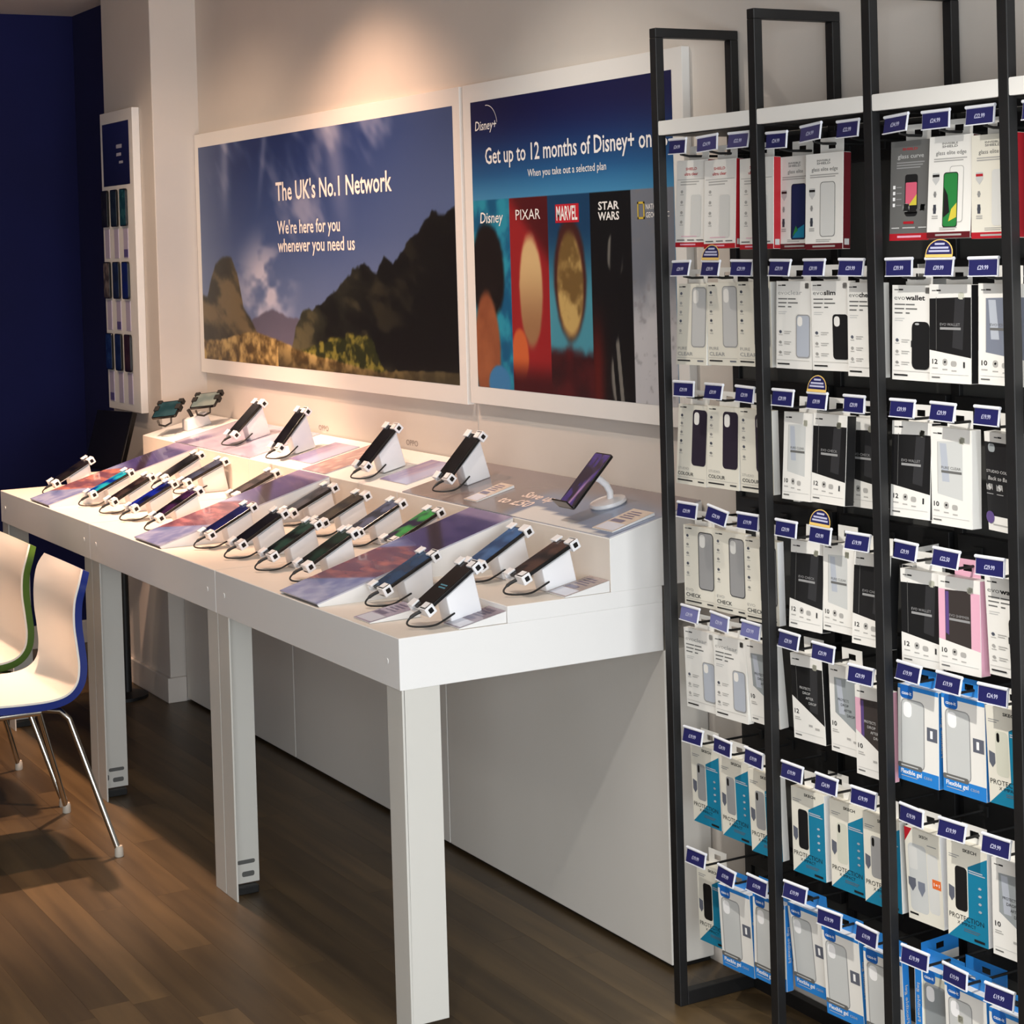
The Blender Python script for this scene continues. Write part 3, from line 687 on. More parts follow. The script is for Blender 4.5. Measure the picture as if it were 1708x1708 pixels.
# ================================================================== chairs
def make_chair(label, x, y, outer, oname, cushion=False):
    t = thing('shell_chair', label, 'chair', (x, y, 0), group='white shell chairs on chrome legs')
    # profile from seat front to back top: (y forward = -, z)
    prof = [(-.470, .435), (-.455, .447), (-.40, .452), (-.28, .447), (-.16, .440), (-.07, .440), (-.015, .455), (.018, .49), (.028, .54), (.024, .60), (.018, .66), (.020, .72), (.032, .77), (.048, .805)]
    wid = [.185, .20, .212, .217, .217, .214, .210, .205, .202, .200, .200, .203, .208, .208]
    def cr(a, k, t_):
        p0, p1, p2, p3 = (np.array(a[min(max(k + d, 0), len(a) - 1)], float) for d in (-1, 0, 1, 2))
        return .5 * (2 * p1 + (p2 - p0) * t_ + (2 * p0 - 5 * p1 + 4 * p2 - p3) * t_ ** 2 + (3 * p1 - p0 - 3 * p2 + p3) * t_ ** 3)
    wid[-1] = .186
    pr_ = []; wd_ = []
    for k in range(len(prof) - 1):
        for j in range(4): pr_.append(tuple(cr(prof, k, j / 4))); wd_.append(float(cr([(q,) for q in wid], k, j / 4)[0]))
    prof, wid = pr_ + [prof[-1]], wd_ + [wid[-1]]
    def shell(off, dip):
        vs_ = []; n = 14
        for i, (py, pz_) in enumerate(prof):
            a = prof[max(i - 1, 0)]; b = prof[min(i + 1, len(prof) - 1)]
            d = Vector((b[0] - a[0], b[1] - a[1])).normalized(); nn = Vector((-d.y, d.x))    # towards sitter
            for k in range(n + 1):
                s = -1 + 2 * k / n
                cv = dip * abs(s) ** 2.5
                edge = -.0 if abs(s) < .99 else 0
                vs_.append((s * wid[i], py + nn.x * (cv + off), pz_ + nn.y * (cv + off)))
        fs_ = []
        for i in range(len(prof) - 1):
            for k in range(n): fs_.append((i * (n + 1) + k, i * (n + 1) + k + 1, (i + 1) * (n + 1) + k + 1, (i + 1) * (n + 1) + k))
        return vs_, fs_, n
    def solid(off, th_):
        va, fa, n = shell(off, .022); vb, _, _ = shell(off - th_, .022)
        m_ = len(va); g = G(); fs_ = list(fa) + [tuple(i + m_ for i in reversed(f)) for f in fa]
        R_ = len(prof); W_ = n + 1
        ring = [k for k in range(W_)] + [i * W_ + n for i in range(1, R_)] + [(R_ - 1) * W_ + k for k in range(n - 1, -1, -1)] + [i * W_ for i in range(R_ - 2, 0, -1)]
        for i in range(len(ring)):
            a, b = ring[i], ring[(i + 1) % len(ring)]; fs_.append((b, a, a + m_, b + m_))
        g.add(va + vb, fs_); return g
    wm = mat((238, 232, 222), .38)
    obj('inner_shell', solid(.0, .006).data('inner_shell', wm, smooth=True), t)
    obj('outer_shell', solid(-.0065, .020).data('outer_shell', outer, smooth=True), t)
    obj('under_frame', G().tube([(-.16, -.10, .418), (-.16, -.36, .420), (.16, -.36, .420), (.16, -.10, .418), (-.16, -.10, .418)], .009, 10).data('under_frame', CHROME, smooth=True), t)
    for sx, sy in ((-1, 1), (1, 1), (-1, -1), (1, -1)):
        fx, fy = sx * .255, (.09 if sy > 0 else -.47)
        a = (sx * .10, -.10 if sy > 0 else -.36, .420)
        b = (sx * .17, -.04 if sy > 0 else -.40, .417); c_ = (sx * .185, -.02 if sy > 0 else -.41, .395)
        lg = obj('leg', G().tube([a, (sx * .15, a[1] * .6 + b[1] * .4, .421), b, c_, (fx, fy, .012)], .0085, 10).data('leg', CHROME, smooth=True), t)
        obj('foot_cap', G().lathe([(.012, 0), (.013, .004), (.012, .022), (.0095, .03)], 14, c=(fx, fy, 0)).data('foot_cap', mat((190, 184, 172), .5), smooth=True), lg)
    return t
make_chair('white shell chair with blue back, nearer to the camera', -1.835, -.905, mat((18, 40, 118), .3), 'blue')
make_chair('white shell chair with green back at the picture edge', -2.415, -.895, mat((70, 104, 28), .4), 'green')

# ================================================================== accessory rack
XS = [.160, .517, .873, 1.229, 1.586]; YA, YB = -.104, .1195; TW = .024; TD = .021; RH = 2.168
rk = thing('accessory_rack', 'black metal display rack with hanging phone accessories', 'rack', (.87, 0, 0))
for i, xf in enumerate(XS):
    e = obj('end_frame', G().box(0, TW, YA, YA + TD, .0, RH - TD).data('end_frame', BLACK, .0015), rk, (xf - .87, 0, 0))
    obj('back_post', G().box(0, TW, YB - TD, YB, .0, RH - TD).data('back_post', BLACK, .0015), e)
    obj('top_rail', G().box(0, TW, YA, YB, RH - TD, RH).data('top_rail', BLACK, .0015), e)
    obj('bottom_rail', G().box(0, TW, YA + TD, YB - TD, .0, TD + .01).data('bottom_rail', BLACK, .0015), e)
ROWZ = [1.885, 1.617, 1.352, 1.086, .859, .592, .322]
HDR = mat((238, 236, 230), .4)
for i in range(4):
    a, b = XS[i] + TW + .0008 - .87, XS[i + 1] - .0008 - .87
    obj('header_strip', G().prism(rrect(b - a, .031, .003, 3, (a + b) / 2, 1.9475), YA + .0008, YA + .012, 'y').data('header_strip', HDR, .0006), rk)
    obj('top_shelf', G().box(a, b, YA + .0125, YB - TD, 1.930, 1.936).data('top_shelf', BLACK), rk)
    pa = obj('back_panel', G().box(a, b, YB - .012, YB - .006, .10, 1.93).data('back_panel', RACKBACK), rk)
    for z in ROWZ:
        cb = obj('crossbar', G().box(a, b, YB - .034, YB - .0125, z - .034, z + .034).data('crossbar', BLACK, .001), rk)
    obj('base_rail', G().box(a, b, YB - TD, YB - .002, .0, .03).data('base_rail', BLACK), rk)

# hooks with price cards --------------------------------------------------
NAVC = mat((30, 31, 86), .4); LILC = mat((98, 100, 152), .4); MIDC = mat((58, 56, 104), .4); CARDT = mat((186, 188, 214), .5); HOLD = mat((224, 226, 232), .3)
GOLD = mat((232, 196, 110), .4)
PX = {}
def price_mesh(p_, pale):
    k = (p_, pale)
    if k not in PX:
        g = G(); g.box(-.0325, .0325, -.0012, 0, -.0155, .0125, 0)
        put_text(g, p_, -.0125, -.0055, .0075, -.0016, .025, .02, 1)
        PX[k] = g.data('price_card', [{0: NAVC, 1: LILC, 2: MIDC}[pale], CARDT])
    return PX[k]
gh = G()
gh.box(-.0345, .0345, .0003, .0016, -.0175, .0135)
gh.tube([(-.0345, -.001, .0150), (.0355, -.001, .0150)], .0032, 8)
gh.box(.0328, .0345, -.002, .0002, -.0175, .0135); gh.box(-.0345, .0345, -.002, .0002, -.0178, -.0160)
HOLDM = gh.data('card_holder', HOLD)
ROD = G().tube([(0, .178, -.022), (0, .03, -.022), (0, .008, -.018), (0, .003, -.004)], .0027, 8).box(-.012, .012, .176, .1808, -.032, -.012).data('hook_arm', RUBK)
gt = G()
pts = [(-.033, .016)] + [(.033 * math.cos(R(a)), .024 + .026 * math.sin(R(a))) for a in range(180, -1, -15)] + [(.033, .016)]
gt.flat(pts[::-1], -.0036, 2)
gt.flat([(p_[0] * .93, .0165 + (p_[1] - .0165) * .94) for p_ in pts[::-1]], -.0039, 0)
gt.flat([(-.033, .0165), (.033, .0165), (.033, .022), (-.033, .022)], -.0042, 2)
for z_, w_ in ((.041, .012), (.034, .022), (.028, .025)): gt.flat([(-w_, z_ - .0018), (w_, z_ - .0018), (w_, z_ + .0018), (-w_, z_ + .0018)], -.0042, 1)
TOPM = gt.data('offer_topper', [NAVC, CARDT, GOLD])
BN = {1: 'left', 2: 'middle', 3: 'right'}; CN = {1: 'left', 2: 'centre', 3: 'right'}
COLX = {1: (.247, .357, .468), 2: (.596, .705, .818), 3: (.955, 1.063, 1.176)}
TAGZ = [1.905, 1.640, 1.378, 1.113, .886, .618, .350]
PR = {1: ['£24.99', '£24.99', '£22.99'], 2: ['£29.99', '£39.99', '£29.99'], 3: ['£29.99', '£39.99', '£29.99'], 4: ['£29.99', '£29.99', '£19.99'], 5: ['£29.99', '£29.99', '£29.99'], 6: ['£19.99', '£24.99', '£19.99'], 7: ['£19.99', '£19.99', '£19.99']}
PB3 = {1: ['£34.99', '£24.99', '£22.99'], 2: ['£39.99', '£39.99', '£29.99'], 3: ['£39.99', '£29.99', '£19.99'], 4: ['£29.99', '£22.50', '£29.99'], 5: ['£19.99', '£19.99', '£24.99'], 6: ['£19.99', '£19.99', '£29.99'], 7: ['£19.99', '£19.99', '£19.99']}
TOPPERS = {(1, 2, 2), (2, 3, 2), (2, 4, 2), (3, 2, 2)}
PALE = {(1, 5, 1): 1, (1, 5, 2): 1, (1, 5, 3): 1, (1, 1, 2): 2, (1, 1, 3): 2, (2, 1, 2): 2}
DZT = {(2, 1, 1): -.008, (2, 5, 3): -.03, (2, 5, 2): -.006, (2, 7, 1): .022, (1, 7, 2): -.010}
ROLLT = {(1, 4, 2): 9, (1, 1, 2): -3, (2, 1, 2): -4, (3, 1, 1): -3, (1, 5, 2): 3}
for b in (1, 2, 3):
    for r_ in range(1, 8):
        for c_ in range(1, 4):
            key = (b, r_, c_)
            price = (PB3 if b == 3 else PR)[r_][c_ - 1]
            z = TAGZ[r_ - 1] + DZT.get(key, 0)
            yw = random.uniform(-5, 5)
            lb = '%s price card %s, %s column %s row, %s bay of rack' % (price, 'with round offer topper' if key in TOPPERS else 'on its black hook', CN[c_], ORD[r_], BN[b])
            h = thing('display_hook', lb, 'display hook', (COLX[b][c_ - 1], -.096, z), (0, 0, 0), 'price-carded hooks on the rack')
            obj('hook_arm', ROD, h, (0, 0, 0))
            hd = obj('card_holder', HOLDM, h, (0, 0, 0), (R(random.uniform(-14, -4)), R(ROLLT.get(key, random.uniform(-1, 1))), R(yw)))
            obj('price_card', price_mesh(price, PALE.get(key, 0)), hd)
            if key in TOPPERS: obj('offer_topper', TOPM, hd)

# packs -------------------------------------------------------------------
COLS = dict(W=(232, 230, 224), C=(226, 222, 208), R=(176, 28, 40), DR=(92, 18, 26), K=(24, 24, 25), D=(48, 48, 50), G=(150, 150, 150), LG=(196, 196, 194), FG=(212, 212, 208), GR=(104, 104, 102), T=(20, 122, 156), B=(40, 128, 206), DB=(24, 96, 176),
            P=(226, 172, 192), PU=(44, 36, 50), NB=(20, 34, 78), GN=(40, 128, 62), PK=(214, 96, 120), Y=(214, 198, 70), O=(226, 110, 50), BG=(120, 126, 140), LB=(178, 184, 194), CL=(200, 202, 200), TG=(150, 156, 158), CY=(206, 206, 190), V=(92, 72, 130), WT=(245, 245, 245), SH=(96, 100, 112), BR=(58, 52, 50), LN=(172, 170, 166))
CK = list(COLS); CI_ = {k_: i for i, k_ in enumerate(CK)}
PM = [mat(COLS[k_], .42) for k_ in CK]
PMESH = {}
class Print:
    def __init__(s, w_, h_, t_): s.g = G(); s.w = w_; s.h = h_; s.y = -t_ / 2 - .0002; s.n = 0; s.used = []
    def _m(s, c):
        if c not in s.used: s.used.append(c)
        return s.used.index(c)
    def _y(s): s.n += 1; return s.y - s.n * .00006
    def poly(s, pts, c): s.g.flat([((a - .5) * s.w, b * s.h) for a, b in pts], s._y(), s._m(c))
    def rect(s, x0, z0, x1, z1, c): s.poly([(x0, z0), (x1, z0), (x1, z1), (x0, z1)], c)
    def rr(s, x0, z0, x1, z1, c, r=.1):
        w_, h_ = (x1 - x0) * s.w, (z1 - z0) * s.h
        s.g.flat(rrect(w_, h_, min(w_, h_) * r * 2, 3, ((x0 + x1) / 2 - .5) * s.w, (z0 + z1) / 2 * s.h), s._y(), s._m(c))
    def text(s, b, x, z, h_, c, wd=None, bold=.02, shear=0): put_text(s.g, b, (x - .5) * s.w, z * s.h, h_ * s.h, s._y(), wd * s.w if wd else None, bold, s._m(c), shear)
    def lines(s, x, z, wds, c, dz=.03, th=.012):
        for i, w_ in enumerate(wds): s.rect(x, z - i * dz, x + w_, z - i * dz + th, c)
    def data(s): return s.g.data('front_print', [PM[CI_[c]] for c in s.used])
def icons(p, x, zs, c='D'):
    for i, z in enumerate(zs):
        p.rr(x + .01, z, x + .09, z + .038, c if i in (0, 3) else 'LN', .3); p.rect(x, z - .018, x + .11, z - .011, 'LN')
def brandline(p, x, z): p.lines(x, z, (.10,), 'GR'); p.rect(x + .11, z, x + .22, z + .016, 'K')
def case(p, x0, z0, x1, z1, c, hole='W', rim=None):
    if rim: p.rr(x0, z0, x1, z1, rim, .09); d = .022; p.rr(x0 + d, z0 + d * .55, x1 - d, z1 - d * .55, c, .08)
    else: p.rr(x0, z0, x1, z1, c, .09)
    p.rr(x0 + (x1 - x0) * .10, z1 - (z1 - z0) * .27, x0 + (x1 - x0) * .46, z1 - (z1 - z0) * .045, hole, .2)
def front(kind, p):
    if kind == 'ultra':
        p.rect(0, 0, 1, .055, 'R'); p.lines(.16, .022, (.5,), 'P', th=.016); p.text('SHIELD', .30, .885, .030, 'R', .36); p.text('ultra clear', .26, .825, .034, 'R', .44); p.rect(.04, .775, .96, .782, 'LN'); p.lines(.14, .745, (.6, .52), 'LN')
        icons(p, .14, (.62, .50, .38, .27), 'LN'); p.rr(.50, .12, .82, .60, 'FG', .08); p.lines(.06, .075, (.25,), 'GR'); p.lines(.40, .075, (.22,), 'GR'); p.lines(.7, .075, (.22,), 'GR'); p.lines(.2, .12, (.5,), 'P', th=.008)
    elif kind.startswith('elite'):
        p.rect(0, 0, 1, .06, 'R' if kind == 'elite_w' else 'DR'); p.lines(.2, .022, (.6,), 'LN', th=.018); p.text('INVISIBLE', .30, .915, .020, 'GR', .36); p.text('SHIELD', .30, .885, .022, 'GR', .36); p.text('glass elite edge' if kind != 'elite_b' else 'glass elite', .16 if kind != 'elite_b' else .28, .815, .040, 'GR', .70 if kind != 'elite_b' else .46, .005); p.lines(.12, .770, (.76, .68), 'LN', .022)
        p.poly([(.10, .64), (.26, .64), (.26, .57), (.18, .52), (.10, .57)], 'LG'); p.rect(.10, .60, .26, .625, 'R' if kind == 'elite_w' else 'K'); p.rr(.13, .40, .21, .46, 'LG', .4); p.rr(.13, .24, .21, .33, 'SH', .45); p.lines(.11, .21, (.14, .14), 'LN', .02)
        if kind == 'elite': p.rr(.40, .13, .80, .70, 'GR', .08); p.rr(.412, .136, .788, .694, 'FG', .08)
        elif kind == 'elite_b': p.rr(.40, .10, .84, .70, 'K', .07); p.rr(.415, .108, .825, .692, 'NB', .06); p.poly([(.45, .12), (.8, .12), (.8, .26), (.62, .22)], 'T'); p.poly([(.45, .14), (.62, .2), (.55, .25)], 'GN')
        elif kind == 'elite_g': p.rr(.50, .15, .82, .70, 'LN', .08); p.rr(.51, .156, .81, .694, 'W', .08); p.rr(.36, .10, .70, .64, 'K', .08); p.rr(.375, .112, .685, .63, 'GN', .07); p.poly([(.38, .2), (.52, .25), (.47, .42), (.38, .5)], 'K'); p.poly([(.5, .16), (.68, .2), (.68, .34), (.56, .28)], 'Y')
        else: p.rr(.46, .12, .86, .66, 'FG', .08)
        p.lines(.3, .095, (.4, .36), 'LN', .018, .008)
    elif kind == 'curve':
        p.rect(0, 0, 1, .07, 'R'); p.lines(.2, .028, (.6,), 'P', th=.02); p.text('SHIELD', .30, .905, .024, 'R', .38); p.text('glass curve', .18, .825, .044, 'LG', .66, .005); p.lines(.16, .775, (.7, .66, .6), 'G', .026)
        p.rr(.38, .30, .70, .66, 'K', .08); p.rr(.40, .35, .68, .58, 'PK', .04); p.poly([(.48, .35), (.68, .35), (.68, .46)], 'Y'); p.rr(.38, .24, .70, .31, 'K', .3); p.rr(.34, .29, .50, .37, 'LG', .45); p.rr(.76, .29, .90, .36, 'G', .45)
        for z in (.52, .46, .40, .34): p.rect(.08, z, .14, z + .035, 'WT'); p.rect(.17, z + .01, .30, z + .02, 'G')
        p.rect(.36, .165, .62, .19, 'R'); p.lines(.06, .12, (.2,), 'LG'); p.lines(.34, .12, (.32,), 'LG'); p.lines(.74, .12, (.2,), 'LG')
    elif kind == 'pure':
        brandline(p, .05, .955); icons(p, .08, (.86, .74, .63, .52, .40), 'SH'); case(p, .50, .22, .97, .955, 'LG', 'W', 'G'); p.text('PURE', .06, .185, .036, 'LN', .30, .005); p.text('CLEAR', .06, .115, .044, 'G', .50, .005); p.rect(.04, .085, .96, .089, 'LN'); p.lines(.06, .045, (.42,), 'K', th=.016); p.lines(.72, .045, (.2,), 'SH', th=.016)
    elif kind in ('evoclear', 'evoslim', 'evocheck', 'evowallet'):
        brandline(p, .05, .945); w1 = kind[3:]
        p.text('evo', .05, .845, .050, 'LN' if kind == 'evoclear' else 'GR', .27, .0); p.text(w1, .33, .845, .050, 'G' if kind == 'evoclear' else 'K', {'clear': .40, 'slim': .30, 'check': .42, 'wallet': .48}[w1], .0 if kind == 'evoclear' else .03)
        p.lines(.06, .790, (.26, .24, .20), 'GR', .045, .014); p.lines(.34, .790, (.22, .28, .10), 'GR', .045, .014); p.lines(.07, .645, (.24, .2), 'LG', .022, .008); p.rr(.82, .915, .93, .98, 'LN', .45)
        icons(p, .08, (.40, .28, .165), 'SH'); p.lines(.24, .42, (.20, .16), 'LN', .022, .008); p.lines(.24, .30, (.20, .16), 'LN', .022, .008); p.lines(.24, .185, (.20, .16), 'LN', .022, .008)
        if kind == 'evoclear': case(p, .58, .13, .97, .62, 'LB', 'W', 'G')
        elif kind == 'evoslim': case(p, .55, .13, .95, .63, 'K')
        elif kind == 'evocheck': case(p, .60, .13, .97, .62, 'D')
        else: p.rr(.50, .12, .93, .62, 'K', .12); p.rr(.58, .585, .68, .605, 'LG', .4); p.rr(.48, .35, .505, .42, 'D', .2)
        p.rect(.04, .095, .96, .099, 'LN'); p.lines(.06, .045, (.34,), 'K', th=.016)
    elif kind in ('wallet', 'walletc', 'drop', 'pink', 'pinkd', 'greyw', 'greyd', 'clear', 'clearw'):
        dark = kind in ('wallet', 'walletc', 'drop'); pinkk = kind.startswith('pink')
        win = 'K' if dark else 'BR' if pinkk else 'BG' if kind == 'greyw' else 'TG' if kind == 'greyd' else 'CL'
        if pinkk: p.rect(0, .1, 1, .86, 'P')
        steep = kind in ('drop', 'pinkd', 'greyd')
        za, zb_ = (.50, .22) if steep else (.33, .26)
        x0 = .0 if dark else .16
        x1 = 1.0 if (dark or kind in ('greyw', 'greyd', 'pinkd')) else .78
        p.poly([(x0, za - (za - zb_) * x0), (x1, za - (za - zb_) * x1), (x1, .875), (x0, .855)], win)
        if dark: p.rect(.16, .33, .17, .87, 'GR'); p.poly([(.55, .36), (.8, .34), (.85, .86), (.62, .86)], 'D')
        elif not pinkk: p.poly([(x0 + .12, .45), (x0 + .3, .45), (x0 + .22, .84), (x0 + .06, .84)], 'LB'); p.rect(x0, .34, x0 + .012, .85, 'LN')
        else: p.poly([(.17, .4), (.25, .38), (.25, .84), (.17, .84)], 'V')
        p.poly([(0, 0), (1, 0), (1, zb_), (0, za)], 'P' if False else 'W')
        p.rect(0, .87, 1, 1, 'W'); brandline(p, .06, .93); p.rr(.70, .85, .84, .92, 'CY', .45)
        if steep: 
            tc = 'LG' if (dark or pinkk) else 'D'
            for i, wd in enumerate(('PROTECTS', 'DROP', 'AFTER', 'DROP')): p.text(wd, .26 + .09 * i, .60 - .055 * i, .030, tc, .34 if i == 0 else .24, .0)
            p.text('12' if dark else '10', .06, .30, .052, 'K', .14); p.lines(.06, .25, (.16, .2), 'LN', .022, .010); p.rect(.5, .175, .62, .20, 'LN'); p.rect(.7, .155, .84, .18, 'LN')
        else:
            nm_ = {'wallet': 'EVO WALLET', 'walletc': 'EVO CHECK', 'pink': 'EVO SHIMMER', 'greyw': 'EVO CHECK', 'clear': 'PURE CLEAR', 'clearw': 'PURE CLEAR'}[kind]
            p.text(nm_, .26, .58, .028, 'G' if (dark or pinkk) else 'GR', .48, .0); p.rect(.26, .54, .76, .565, 'G' if (dark or pinkk) else 'GR')
            p.text('12' if dark else '10', .07, .19, .048, 'K', .13); p.rr(.32, .175, .44, .245, 'LN', .2); p.rr(.52, .17, .66, .225, 'LN', .2); p.rr(.355, .20, .405, .225, 'K', .4); p.lines(.07, .14, (.14,), 'LN'); p.lines(.32, .13, (.12,), 'LN'); p.lines(.54, .12, (.12,), 'LN')
            if kind in ('wallet', 'walletc'): p.rect(.82, .16, .86, .22, 'D')
        p.rect(.05, .085, .95, .089, 'LG'); p.lines(.06, .045, (.2,), 'GR', th=.014)
    elif kind == 'back':
        p.rect(.0, .15, .93, .90, 'K'); p.rr(.10, .80, .30, .885, 'TG', .2); p.text('STUDIO COLOUR', .02, .59, .028, 'LG', .84, .0); p.text('Back to Back', .06, .515, .040, 'LG', .68, .0, .2)
        for x in (.0, .30, .62): p.rr(x, .41, x + .18, .475, 'LG', .5); p.rect(x, .37, x + .2, .378, 'G')
        brandline(p, .30, .945); p.lines(.15, .06, (.45,), 'LN')
    elif kind == 'colour':
        brandline(p, .05, .955); icons(p, .08, (.84, .74, .63, .52, .40), 'SH'); case(p, .50, .25, .97, .945, 'PU', 'W'); p.text('STUDIO', .06, .185, .030, 'LN', .36, .0); p.text('COLOUR', .06, .115, .042, 'D', .52, .01); p.rect(.04, .088, .96, .092, 'LN'); p.lines(.06, .045, (.5,), 'K', th=.016); p.lines(.74, .045, (.2,), 'D', th=.016)
    elif kind == 'check':
        brandline(p, .05, .955); icons(p, .08, (.85, .74, .63, .50, .38), 'SH'); case(p, .48, .22, .97, .94, 'G', 'FG', 'D'); p.text('EVO', .06, .175, .034, 'LN', .24, .0); p.text('CHECK', .06, .105, .046, 'D', .48, .01); p.rect(.04, .08, .96, .084, 'LN'); p.lines(.06, .040, (.5,), 'K', th=.016); p.lines(.74, .04, (.2,), 'D', th=.016)
    elif kind.startswith('prot'):
        p.poly([(0, 0), (1, 0), (1, .92), (.52, .78), (.52, .26), (.0, .0)], 'T'); p.poly([(0, 0), (.55, .26), (.55, .24), (.10, .0)], 'T')
        p.text('SKECH', .40, .925, .032, 'K', .34, .03); p.lines(.05, .86, (.26, .20), 'G', .022, .009)
        cc = {'prot': 'G', 'prot_k': 'K', 'prot_y': 'CY'}[kind]
        p.rr(.20, .30, .50, .76, cc, .12); p.rr(.23, .64, .30, .74, 'K', .3); p.poly([(.04, .54), (.18, .52), (.18, .42), (.11, .37), (.04, .42)], 'SH')
        p.text('PROTECTION', .04, .205, .052, 'K', .86, .0); p.text('X IMPACT', .24, .155, .034, 'K', .46, .0); p.lines(.4, .12, (.4, .36), 'SH', .02, .008); p.lines(.55, .745, (.34, .40), 'LB', .022, .012)
        for z in (.58, .50, .42, .34): p.rr(.78, z, .86, z + .03, 'LB', .4)
        p.rect(.66, .03, .92, .055, 'K')
    elif kind == 'combo':
        p.poly([(0, .84), (.22, 1), (0, 1)], 'R'); p.text('SKECH', .42, .925, .030, 'K', .24, .03); p.rr(.08, .10, .60, .84, 'CL', .1); p.rr(.10, .56, .34, .80, 'FG', .1); p.rr(.62, .14, .92, .78, 'FG', .12); p.poly([(.05, .46), (.26, .46), (.26, .38), (.155, .31), (.05, .38)], 'SH'); p.poly([(.32, .44), (.52, .44), (.52, .36), (.42, .28), (.32, .36)], 'BG'); p.rect(.74, .42, .98, .52, 'O'); p.text('1+1', .78, .45, .035, 'WT', .16); p.lines(.05, .06, (.24,), 'K', th=.02); p.lines(.64, .86, (.26,), 'G', th=.01)
    elif kind.startswith('gel'):
        if kind == 'gelg': p.rect(0, 0, 1, 1, 'CY')
        p.rect(0, 0, 1, .145, 'B'); p.rect(0, .955, 1, 1, 'B'); p.rr(.06, .86, .38, 1.0, 'DB', .15); p.text('case-it', .10, .90, .036, 'WT', .24, .01)
        case(p, .08, .145, .66, .86, 'CL' if kind != 'gelg' else 'TG', 'WT', 'G')
        if kind == 'gel2': p.rr(.30, .62, .44, .70, 'CY', .45)
        p.rect(.72, .48, .97, .62, 'SH'); p.rect(.80, .51, .86, .59, 'WT'); p.rr(.0, .13, .60, .185, 'GR', .2); p.lines(.08, .152, (.42,), 'LG'); p.text('Flexible gel', .07, .075, .044, 'WT', .52, .02); p.text('case', .64, .075, .040, 'LB', .20, .0); p.lines(.08, .045, (.4,), 'LB', .02, .008)
SPEC = {  # kind: (w, h, thickness, body, side, tab, words)
    'ultra': (.108, .190, .020, 'W', 'R', 'W', 'white screen-protector pack with red side and foot band'), 'elite': (.112, .190, .020, 'W', 'DR', 'W', 'white screen-protector pack with clear-glass picture'), 'elite_b': (.104, .190, .020, 'W', 'DR', 'W', 'white screen-protector pack with blue phone picture'),
    'elite_g': (.106, .186, .020, 'W', 'DR', 'W', 'white screen-protector pack with green phone picture'), 'elite_w': (.106, .184, .020, 'C', 'R', 'W', 'cream screen-protector pack with red foot band'), 'curve': (.104, .186, .020, 'GR', 'R', 'W', 'dark grey screen-protector pack with red foot band'),
    'pure': (.107, .178, .016, 'C', 'W', 'W', 'cream case pack picturing a clear case'), 'evoclear': (.110, .178, .016, 'W', 'W', 'W', 'white case pack picturing a pale clear case'), 'evoslim': (.111, .178, .016, 'W', 'W', 'W', 'white case pack picturing a slim black case'), 'evocheck': (.098, .182, .016, 'W', 'W', 'W', 'white case pack picturing a dark case'),
    'evowallet': (.106, .178, .020, 'W', 'W', 'W', 'white case pack picturing a black wallet case'), 'wallet': (.104, .180, .024, 'W', 'K', 'W', 'black-windowed wallet case pack with white foot'), 'walletc': (.100, .178, .024, 'W', 'K', 'W', 'black-windowed case pack with white foot'), 'drop': (.096, .176, .024, 'W', 'K', 'W', 'black case pack with steep white corner'),
    'greyw': (.106, .180, .020, 'W', 'W', 'W', 'white case pack with slate-grey window'), 'greyd': (.096, .176, .022, 'W', 'W', 'W', 'pale grey case pack with steep white corner'), 'clear': (.088, .178, .026, 'W', 'WT', 'W', 'white case pack with clear window and bright side'), 'clearw': (.104, .180, .024, 'W', 'W', 'W', 'white case pack with wide clear window'),
    'pink': (.104, .174, .024, 'W', 'P', 'P', 'pink-framed case pack with dark window'), 'pinkd': (.096, .176, .022, 'W', 'P', 'W', 'pink case pack with steep white corner'), 'back': (.096, .178, .024, 'W', 'W', 'W', 'black-fronted case pack with white frame and purple sticker'), 'colour': (.107, .176, .018, 'C', 'W', 'W', 'cream case pack picturing a dark aubergine case'),
    'check': (.108, .176, .018, 'C', 'WT', 'W', 'cream case pack picturing a smoke-grey case'), 'prot': (.100, .178, .018, 'C', 'W', 'W', 'cream and teal case pack picturing a grey case'), 'prot_k': (.098, .178, .022, 'C', 'WT', 'W', 'cream and teal case pack picturing a black case'), 'prot_y': (.100, .178, .022, 'C', 'T', 'W', 'cream and teal case pack picturing a pale yellow case'),
    'combo': (.092, .178, .026, 'C', 'WT', 'W', 'cream case pack with orange square and red corner'), 'gel': (.106, .182, .018, 'W', 'B', 'B', 'white and blue gel case pack'), 'gelg': (.100, .182, .018, 'W', 'B', 'B', 'greyish and blue gel case pack'), 'gel2': (.106, .182, .018, 'W', 'B', 'B', 'white and blue gel case pack with two-hole case')}
PK = {}
